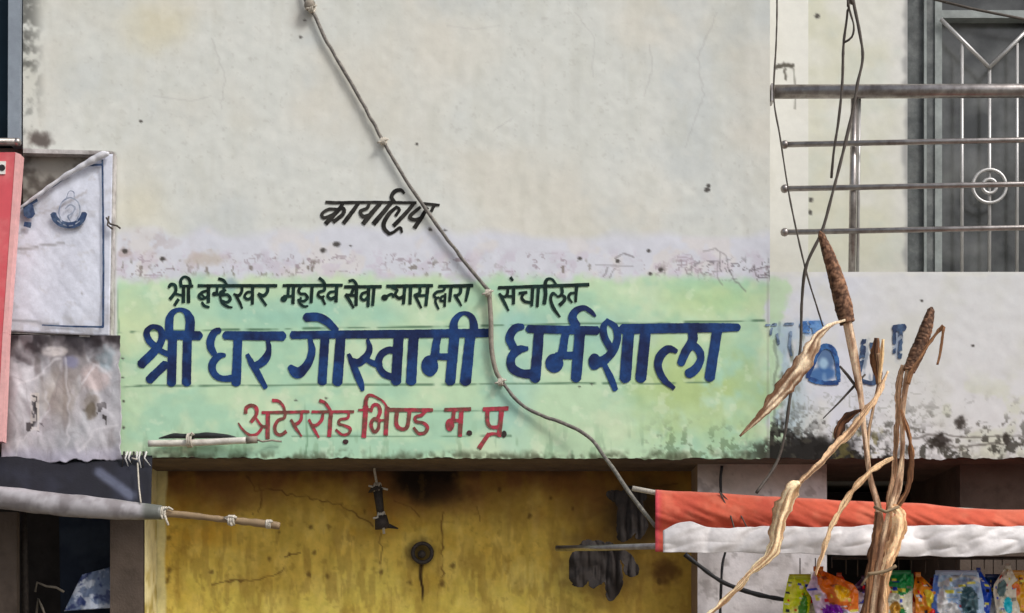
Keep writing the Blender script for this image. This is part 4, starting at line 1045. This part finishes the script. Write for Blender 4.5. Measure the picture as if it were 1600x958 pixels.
# ------------------------------------------------------------------ awning
AW = thing('red_awning', 'red cloth awning with a crumpled white plastic valance over the snack stall', 'awning', tuple(P(1400, 868, -.5)))
YA = -.5
topy = lambda x: 766 + (x - 1025) * .055
def redcol(px, py, u, t):
    c = np.tile(np.array((206., 92, 66)), px.shape + (1,)); c = mixc(c, ss(.4, .7, fbm(px, py, 60, 171)) * .6, (190, 76, 58)); c = mixc(c, ss(.55, .7, fbm(px, py, 26, 172)) * .5, (216, 120, 92))
    c = mixc(c, (1 - ss(1025, 1036, px)) * .7, (214, 70, 96)); c = mixc(c, (1 - ss(0, .08, t)) * .5, (226, 130, 110)); return lin(c)
xs = np.linspace(1024, 1900, 220); V = np.zeros((30, 220, 3)); C = np.zeros((30, 220, 3))
for j in range(30):
    t = j / 29; ys = (np.array([topy(min(x, 1640)) for x in xs]) + (fbm(xs, xs * 0, 90, 180, 3) - .5) * 7) * (1 - t) + 862 * t
    Yv = YA - .05 * t - .03 * math.sin(math.pi * min(1, t * 1.6)) - .05 * (fbm(xs + 90 * t, ys * .5, 110, 173, 3) - .5) - .022 * np.abs(fbm(xs - 2.2 * ys, ys * .6 + xs * .12, 34, 179, 3) - .5) * 1.5
    for i in range(220): V[j, i] = P(xs[i], ys[i], Yv[i])
    C[j] = redcol(xs, ys, xs * 0, np.full(220, t))
m = MB(); m.grid(V, C); obj('red_cloth', m, M['attr_matt'], AW, solid=.002)
xs = np.linspace(1036, 1900, 230); V = np.zeros((40, 230, 3)); C = np.zeros((40, 230, 3))
for j in range(40):
    t = j / 39
    y0 = np.where(xs < 1075, 830 - 14 * np.sin(np.clip((xs - 1036) / 39, 0, 1) * math.pi / 2), 816 + 8 * ss(1075, 1110, xs)) + (fbm(xs, xs * 0, 40, 174, 3) - .5) * 7 - 3 * ss(1250, 1400, xs)
    y1 = 864 + 6 * ss(1200, 1450, xs) * (1 - ss(1500, 1600, xs)) + (fbm(xs, xs * 0, 50, 175, 3) - .5) * 5
    ys = y0 * (1 - t) + y1 * t; q = fbm((xs - .3 * ys) * .42, (ys + .30 * xs) * 1.0, 58, 176, 2)
    Yv = YA - .09 - .04 * np.abs(q - .5) * 1.6 - .014 * t - .010 * math.sin(math.pi * t) - .028 * np.abs(fbm((xs - .3 * ys) * .5, (ys + .34 * xs) * 1.2, 26, 182, 2) - .5)
    for i in range(230): V[j, i] = P(xs[i], ys[i], Yv[i])
    c = np.tile(np.array((222., 217, 216)), (230, 1)); c = mixc(c, ss(.45, .7, fbm(xs, ys, 30, 177)) * .5, (204, 198, 196)); c = mixc(c, ss(.6, .7, fbm(xs, ys, 14, 178)) * .2, (170, 162, 160)); C[j] = lin(c)
m = MB(); m.grid(V, C); obj('white_valance', m, M['attr_plastic'], AW, solid=.0012)
m = MB(); m.tube([P(988, 763, YA + .012), P(1030, 771, YA + .012), P(1400, topy(1400) + 5, YA + .012), P(1640, topy(1640) + 5, YA + .012), P(1900, topy(1640) + 5, YA + .012)], 3.6 * S, 8); obj('pole', m, M['cord'], AW)
a = [P(1300, topy(1300) + 6, YA), P(1900, topy(1640) + 8, YA)]; m = MB()
V = np.zeros((8, 40, 3))
for j in range(8):
    for i in range(40):
        p = a[0].lerp(a[1], i / 39); V[j, i] = (p.x, YA + .01 + .5 * j / 7, p.z - .008 - .03 * math.sin(math.pi * j / 7) - .07 * j / 7)
m.grid(V, np.tile(np.array(lin((150, 60, 46))), (8, 40, 1))); obj('unseen_shade_cloth', m, M['attr_matt'], AW, solid=.002)  # unseen cloth added behind the pole to shade the packets
m = MB(); m.tube([P(1124, 768, YA - .02), P(1140, 800, YA - .045), P(1150, 835, YA - .1)], 1.1 * S, 5); m.tube([P(1126, 770, YA - .02), P(1155, 800, YA - .04), P(1170, 830, YA - .1)], 1.0 * S, 5); obj('tie_string', m, M['wire'], AW)

# snack packets on a rod under the awning
m = MB(); m.tube([P(1300, 872, -.44), P(1900, 872, -.44)], 2.4 * S, 8); tag(obj('hanging_rod', m, M['iron']), 'dark rod under the awning that carries the packets', 'rod')
def satc(c):
    g_ = float(np.mean(c)); return np.clip(g_ + (c - g_) * 1.35, .004, .82)
def packet(cx, top, w, h, tilt, colf, label, Y, seed):
    t0 = thing('snack_packet', label, 'packet', tuple(P(cx, top, Y)), 'snack packets hung under the awning')
    nu, nv = 34, 60
    def face(sgn):
        V = np.zeros((nv, nu, 3)); C = np.zeros((nv, nu, 3))
        for j in range(nv):
            t = j / (nv - 1)
            for i in range(nu):
                u = i / (nu - 1) * 2 - 1; pinch = min(1, .22 + t / .3) if seed % 3 != 1 else .92 + .08 * min(1, t * 8)
                lx = u * w / 2 * pinch * (1 - .05 * math.sin(t * 9 + seed)) + (.25 if seed % 2 else -.3) * w * max(0, 1 - t / .35) * (seed % 3 != 1); ly = t * h
                x = cx + lx * math.cos(tilt) - ly * math.sin(tilt); y = top + ly * math.cos(tilt) + lx * math.sin(tilt)
                puff = (1 - abs(u) ** 2.5) * math.sin(math.pi * min(1, max(0, (t - .05) / .9))) ** .5 * w * .2
                wr = (float(fbm(lx * 1.3 + seed * 50 + ly * .6, ly * .8, 15, seed, 3)) - .5) * w * .4 - abs(float(noise(lx + seed * 30 - ly * .5, ly + lx * .4, 9, seed + 2)) - .5) * w * .28
                V[j, i] = P(x, y, Y - sgn * (puff + .6) * S - wr * S * (1 - abs(u) ** 4))
                C[j, i] = satc(lin(colf(u, t, lx, ly)) * 1.15)
        return V, C
    V, C = face(1); Vb, Cb = face(-1); mb = MB(); mb.grid(V, C); mb.grid(Vb[:, ::-1], Cb[:, ::-1]); obj('pouch', mb, M['attr_foil'], t0)
    mb = MB(); hw = w * (.11 if seed % 3 != 1 else .42)
    mb.grid(np.array([[P(cx + sx * hw + (.25 if seed % 2 else -.3) * w * (seed % 3 != 1), top + dy, Y - .004) for sx in np.linspace(-1, 1, 6)] for dy in (-5, -1, 3)]), np.tile(lin(colf(0, 0, 0, 0)) * .9, (3, 6, 1))); obj('crimped_seal', mb, M['attr_foil'], t0, solid=.001)
    mb = MB(); mb.tube([P(cx, top - 3, Y), P(cx, 872, -.44)], .8 * S, 5); obj('thread', mb, M['wire'], t0)
def pc(base, spots=(), bands=(), seed=0, tri=None):
    rr = random.Random(seed * 13 + 1); extra = [(rr.uniform(-.8, .8), rr.uniform(.05, .75), rr.uniform(.05, .24), rr.uniform(.016, .05), rr.choice([(240, 240, 236), (240, 240, 236), (30, 28, 38), (206, 40, 50), (40, 70, 160), tuple(.6 * q for q in base), (230, 206, 120)])) for _ in range(26)]
    def f(u, t, lx, ly):
        c = np.array(base, float)
        for a, b, col in bands:
            if a <= t + .06 * math.sin(u * 3 + seed) < b: c = np.array(col, float)
        if tri and u < tri[0] + tri[1] * t: c = np.array(tri[2], float)
        for su, st, ru, rt, col in extra:
            if abs(u - su) < ru and abs(t - st) < rt * .5: c = np.array(col, float)
        for su, st, ru, rt, col in spots:
            if ((u - su) / ru) ** 2 + ((t - st) / rt) ** 2 < 1 + .5 * (float(noise(lx * 2, ly * 2, 6, seed)) - .5): c = np.array(col, float)
        return c
    return f
YP = -.44
PK = [
 (1250, 906, 34, 100, .12, pc((196, 204, 40), [(.5, .55, .35, .3, (60, 110, 30)), (-.4, .25, .25, .2, (236, 226, 120))], [(.5, .62, (236, 232, 150))], 1), 'small yellow green packet at the left end of the row', YP),
 (1300, 894, 60, 110, -.12, pc((222, 122, 40), [(.35, .35, .3, .12, (240, 170, 70)), (-.2, .62, .5, .14, (120, 60, 150)), (.2, .78, .4, .16, (214, 214, 224))], [(.58, 1.1, (196, 186, 210))], 2, (-.55, .5, (206, 190, 206))), 'large orange and purple packet left of the stalks', YP - .02),
 (1340, 908, 34, 100, 0, pc((66, 40, 66), [(-.1, .3, .5, .1, (190, 180, 190)), (.2, .5, .4, .12, (206, 200, 206)), (-.2, .72, .4, .1, (150, 60, 80))], [], 3), 'small dark purple packet half behind the stalks', YP + .02),
 (1404, 900, 40, 110, .02, pc((226, 224, 206), [(.1, .7, .7, .2, (30, 110, 60)), (-.2, .5, .4, .1, (190, 150, 90))], [(-.1, .25, (24, 130, 76))], 4), 'green topped white packet right of the stalks', YP),
 (1424, 903, 24, 105, -.03, pc((168, 66, 40), [(.2, .6, .6, .2, (206, 150, 120)), (0, .85, .6, .1, (226, 210, 180))], [], 5), 'narrow rust red packet beside the green topped one', YP + .015),
 (1446, 903, 32, 105, -.08, pc((216, 140, 62), [(.3, .35, .4, .15, (238, 196, 110))], [(.55, 1.1, (206, 40, 66))], 6), 'orange packet with a crimson lower half', YP - .005),
 (1494, 900, 66, 110, -.05, pc((176, 194, 224), [(.45, .4, .35, .22, (70, 92, 100)), (-.2, .6, .3, .2, (226, 232, 240)), (.1, .82, .4, .15, (60, 90, 170)), (-.6, .4, .2, .2, (232, 236, 244))], [(.05, .12, (220, 226, 238))], 7, (-.8, .25, (96, 120, 180))), 'widest packet, pale blue with white patches', YP - .015),
 (1538, 896, 26, 105, .1, pc((58, 84, 168), [(-.3, .3, .3, .25, (226, 230, 240)), (.1, .7, .5, .16, (206, 214, 230))], [], 8), 'narrow deep blue and white packet', YP),
 (1566, 890, 30, 110, -.1, pc((206, 200, 186), [(.2, .55, .4, .12, (60, 180, 196)), (-.3, .3, .4, .12, (90, 110, 110)), (0, .8, .6, .14, (40, 40, 44))], [], 9), 'cream packet with a turquoise patch', YP - .01),
 (1588, 900, 26, 105, .03, pc((216, 160, 84), [(0, .6, .5, .2, (240, 232, 214)), (0, .25, .5, .1, (200, 110, 50))], [], 10), 'tan and cream packet at the right edge', YP),
]
PK = [(p[0], p[1] - 4, p[2] * 1.18, p[3], *p[4:]) for p in PK]
PK += [
 (1274, 916, 32, 90, .1, pc((206, 60, 50), [(0, .4, .6, .12, (240, 226, 200))], [], 11), 'small red packet between the yellow green and the orange ones', YP + .03),
 (1322, 900, 36, 100, .15, pc((204, 90, 50), [(0, .5, .6, .15, (250, 220, 150))], [(.6, 1.1, (230, 226, 230))], 12), 'orange and white packet just left of the stalk bundle', YP + .03),
 (1380, 902, 34, 100, -.06, pc((190, 170, 60), [(0, .45, .5, .15, (60, 100, 50))], [], 13), 'mustard packet mostly hidden behind the stalk bundle', YP + .03),
 (1466, 908, 32, 100, .08, pc((120, 40, 70), [(0, .4, .5, .12, (230, 190, 60))], [], 14), 'plum packet between the orange and the pale blue ones', YP + .03),
 (1518, 900, 34, 105, .05, pc((222, 228, 236), [(0, .4, .6, .12, (50, 80, 160)), (.1, .7, .5, .1, (60, 130, 170))], [], 15), 'white packet with blue print behind the pale blue one', YP + .03),
 (1552, 902, 30, 105, .02, pc((40, 70, 120), [(0, .45, .6, .14, (230, 236, 240))], [], 17), 'navy packet behind the cream and turquoise one', YP + .03)]
for i, p in enumerate(PK): packet(*p, i + 1)

# ------------------------------------------------------------------ dried millet stalks
YM = -.78
GM = 'dried millet stalks leaning in front of the awning'
def leaf(pts, curl=.25, seed=1, c1=(212, 184, 148), c2=(134, 98, 68), Y=YM, grad=0):
    """pts (px,py,width,[dY]); a folded, twisting blade"""
    q = catmull([tuple(p) + (0,) * (4 - len(p)) for p in pts], 4); n = 11; V = np.zeros((len(q), n, 3)); C = np.zeros((len(q), n, 3))
    for i, (x, y, w, dy) in enumerate(q):
        a = q[min(i + 1, len(q) - 1)][:2] - q[max(i - 1, 0)][:2]; L = np.hypot(*a) + 1e-6; nx, ny = -a[1] / L, a[0] / L
        tw = .5 * math.sin(i * .09 + seed * 2) 
        for k in range(n):
            s = k / (n - 1) * 2 - 1; ww = max(w, 1.2) / 2 * .9 * (1 + .4 * (float(noise(i * 4 + (1 if s > 0 else 40), seed * 9, 14, seed)) - .5) * 2 + .35 * (float(noise(i * 4 + (7 if s > 0 else 90), seed * 5, 5, seed + 1)) - .5) * abs(s))
            off = s * ww; dep = (curl * abs(s) * ww + tw * s * ww * .45 + (float(noise(i * 3, k * 7, 8, seed)) - .5) * ww * .18) * S
            V[i, k] = P(x + nx * off, y + ny * off, Y + dy + dep)
            t = .6 * float(fbm(k * 9 + seed * 60, i * .5, 9, seed, 2)) + .4 * float(fbm(k * 3 + seed * 60, i * 2., 14, seed + 5, 3)) + grad * (i / len(q) - .5); mz = float(ss(.36, .62, t)); C[i, k] = lin(np.minimum(np.array(c1) * 1.06, 244) * (1 - mz) + np.array(c2) * mz)
    return V, C
def add_leaf(parent, pts, **kw):
    m = MB(); m.grid(*leaf(pts, **kw)); return obj('leaf', m, M['straw'], parent, solid=.0005)
def head(parent, a, b, prof, seed):
    n, k_ = 150, 26; mb = MB(); vs = []; fs = []; cs = []
    A_, B_ = P(a[0], a[1], YM), P(b[0], b[1], YM); ax = (B_ - A_).normalized(); rf = ax.orthogonal().normalized(); bi = ax.cross(rf)
    ts = [p[0] for p in prof]; ws = [p[1] for p in prof]; kk = (D + YM) / D
    for i in range(n + 1):
        t = i / n; r = np.interp(t, ts, ws) / 2 * S * kk; bend = Vector((math.sin(math.pi * t) * .006, 0, 0))
        for k in range(k_):
            kx = (k if k < k_ - 1 else 0) * 3.0; g_ = .65 * float(noise(kx + .4 * i, i * 1.05, 4.2, seed)) + .35 * float(noise(kx, i * 1.05, 2.2, seed + 9))
            gg = ((i + (k % 2) * 1.5) % 3) / 3
            rr = r * (.9 + .16 * g_); an = 2 * math.pi * k / k_
            vs.append(A_.lerp(B_, t) + bend + (rf * math.cos(an) + bi * math.sin(an)) * rr)
            z = float(ss(.3, .75, g_)); big = float(fbm(i * 1.0, k * 3, 26, seed + 4, 2)); big = float(ss(.35, .65, big))
            c = np.array((82., 56, 42)) * (1 - z) + np.array((150., 112, 86)) * z; c = c * (.78 + .3 * big); cs.append(lin(c))
    for i in range(n):
        for k in range(k_): fs.append((i * k_ + k, i * k_ + (k + 1) % k_, (i + 1) * k_ + (k + 1) % k_, (i + 1) * k_ + k))
    fs += [tuple(range(k_))[::-1], tuple(n * k_ + k for k in range(k_))]
    mb.add(vs, fs, cs); return obj('seed_head', mb, M['straw'], parent)
def stem(parent, pts, seed, foot, c1=(212, 182, 148), c2=(132, 100, 76)):
    q = catmull([tuple(p) + (0,) * (4 - len(p)) for p in pts], 5); W = [P(x, y, YM + dy) for x, y, r, dy in q]; rr = [max(r, 1) / 2 * S * .56 for x, y, r, dy in q]
    n0 = len(W); last = W[-1]
    for t in (.25, .5, .75, 1): W.append(last.lerp(Vector(foot), t)); rr.append(rr[n0 - 1])
    cs = []
    for i in range(len(W)):
        for k in range(9):
            z = float(ss(.35, .65, fbm(k * 7 + seed * 30, i * 1.6, 12, seed, 3))); cs.append(lin(np.array(c1) * (1 - z) + np.array(c2) * z))
    m = MB(); m.tube(W, rr, 9, cs); return obj('stem', m, M['straw'], parent)
def stalk(label, foot): return thing('millet_stalk', label, 'millet stalk', foot, GM)
f1 = (1.02, -.9, 0); t = stalk('tallest dry millet stalk with a long brown seed head reaching the railing', f1)
head(t, (1281, 361), (1324, 505), [(0, 3), (.04, 11), (.25, 19), (.55, 25), (.85, 28), (1, 24)], 181)
stem(t, [(1323, 500, 22), (1332, 545, 22), (1340, 590, 18), (1346, 630, 13), (1352, 690, 12), (1360, 750, 12), (1372, 800, 12, -.02), (1374, 860, 14, -.02), (1368, 960, 16, -.02)], 2, f1, (228, 202, 172), (142, 108, 84))
add_leaf(t, [(1322, 500, 5, -.02), (1300, 507, 9, -.03), (1278, 524, 16, -.04), (1262, 555, 26, -.05), (1238, 590, 25, -.05), (1212, 622, 22, -.05), (1188, 650, 12, -.05), (1156, 682, 3, -.05)], seed=2, c1=(236, 214, 186), c2=(120, 86, 62), grad=.35)
add_leaf(t, [(1346, 640, 4, -.01), (1330, 648, 13, 0), (1316, 660, 19, .01), (1308, 678, 13, .01), (1305, 692, 3, .01)], seed=3, curl=.3, c1=(110, 72, 48), c2=(62, 40, 28))
f2 = (1.10, -.92, 0); t = stalk('dry millet stalk with the shorter seed head at the right', f2)
head(t, (1456, 480), (1420, 580), [(0, 4), (.05, 12), (.3, 20), (.7, 24), (1, 20)], 183)
stem(t, [(1421, 575, 18), (1414, 610, 14), (1410, 650, 12), (1410, 700, 11), (1406, 760, 11), (1394, 800, 11, -.03), (1386, 860, 14, -.03), (1376, 960, 16, -.03)], 4, f2, (228, 202, 170), (148, 114, 88))
add_leaf(t, [(1418, 600, 9, -.02), (1430, 570, 8, -.02), (1450, 538, 7, -.02), (1470, 514, 7, -.02), (1474, 512, 7, -.03), (1471, 540, 5, -.03), (1464, 570, 4, -.03)], seed=5, c1=(150, 108, 74), c2=(104, 72, 50))
add_leaf(t, [(1408, 640, 6, -.02), (1420, 680, 9, -.03), (1424, 720, 10, -.03), (1418, 765, 9, -.03), (1402, 792, 8, -.03)], seed=6, c1=(158, 112, 74), c2=(96, 62, 40))
add_leaf(t, [(1410, 570, 8, .01), (1404, 610, 12, .01), (1403, 650, 10, .01), (1398, 720, 10, .01), (1388, 800, 12, 0)], seed=7, c1=(212, 182, 148), c2=(146, 110, 82))
f3 = (1.06, -.86, 0); t = stalk('headless dry stalk trailing a long broad straw leaf down to the left', f3)
stem(t, [(1372, 552, 12), (1374, 590, 9), (1364, 640, 7), (1356, 690, 8), (1360, 740, 8), (1376, 800, 9), (1380, 870, 12), (1370, 960, 14)], 8, f3)
add_leaf(t, [(1369, 528, 8), (1368, 555, 16), (1372, 585, 14), (1372, 605, 5)], seed=9, curl=.7, c1=(130, 92, 62), c2=(70, 46, 34))
add_leaf(t, [(1380, 530, 4, -.01), (1377, 565, 7, -.01), (1374, 600, 5, -.01)], seed=10, c1=(232, 206, 160), c2=(190, 150, 104))
add_leaf(t, [(1388, 580, 4, -.04), (1368, 622, 11, -.05), (1335, 665, 13, -.06), (1300, 705, 12, -.07), (1268, 735, 10, -.08), (1244, 760, 9, -.08)], seed=11, c1=(222, 192, 154), c2=(134, 100, 74))
add_leaf(t, [(1250, 755, 10, -.085), (1236, 765, 26, -.09), (1226, 790, 28, -.09), (1216, 820, 26, -.09), (1211, 850, 26, -.09), (1198, 872, 18, -.09), (1172, 896, 9, -.09), (1158, 912, 11, -.09), (1136, 935, 9, -.09), (1100, 968, 8, -.09)], seed=12, curl=.8, c1=(238, 214, 178), c2=(176, 138, 102), grad=.12)
f4 = (1.04, -.94, 0); t = stalk('headless dry stalk whose narrow leaf arcs down over the red cloth', f4)
stem(t, [(1412, 690, 8, -.02), (1404, 740, 9, -.02), (1392, 790, 11, -.04), (1378, 850, 14, -.05), (1362, 960, 16, -.05)], 13, f4, (220, 192, 158), (140, 106, 82))
add_leaf(t, [(1396, 716, 6, -.04), (1366, 732, 11, -.05), (1338, 760, 12, -.06), (1314, 795, 11, -.06), (1296, 830, 9, -.06), (1284, 868, 8, -.06), (1274, 900, 4, -.06)], seed=14, c1=(222, 194, 154), c2=(166, 130, 96))
add_leaf(t, [(1392, 792, 12, -.06), (1406, 806, 20, -.07), (1402, 838, 24, -.07), (1390, 868, 20, -.07), (1380, 900, 10, -.07)], seed=15, curl=.5, c1=(234, 204, 164), c2=(180, 134, 94))
add_leaf(t, [(1372, 800, 12, -.05), (1366, 850, 16, -.06), (1360, 900, 16, -.06), (1352, 970, 14, -.06)], seed=16, curl=.5, c1=(140, 100, 68), c2=(86, 56, 38))
add_leaf(t, [(1396, 868, 6, -.08), (1386, 910, 9, -.08), (1384, 970, 9, -.08)], seed=17, c1=(226, 194, 150), c2=(170, 126, 86))
m = MB(); q = catmull([(1356, 897, 0), (1372, 895, 0), (1388, 891, 0), (1400, 884, 0)], 5); m.tube([P(x, y, YM - .105) for x, y, _ in q], 2.4 * S, 6); m.tube([P(1358, 897, YM - .1), P(1346, 915, YM - .1)], 1.6 * S, 5)
tag(obj('straw_tie', m, M['bamboo']), 'straw string tied low round the bundle of millet stalks', 'string')
m = MB(); m.tube([P(1366, 792, YM - .07), P(1384, 800, YM - .09), P(1404, 792, YM - .07)], 2.2 * S, 6)
tag(obj('straw_tie', m, M['bamboo']), 'upper straw string binding the millet stalks before the red cloth', 'string')
m = MB(); m.tube([P(x, y, YM + .01) for x, y in [(1312, 572), (1324, 586), (1336, 602), (1344, 618)]], [1.4 * S, 2 * S, 2 * S, 1.5 * S], 6); obj('broken_twig', m, M['wire'], t)
m = MB(); m.tube([P(x, y, YM + .02) for x, y in [(1352, 585), (1334, 604), (1312, 628), (1286, 654)]], [1.4 * S, 2 * S, 1.4 * S, .7 * S], 6); obj('broken_twig', m, M['wire'], t)
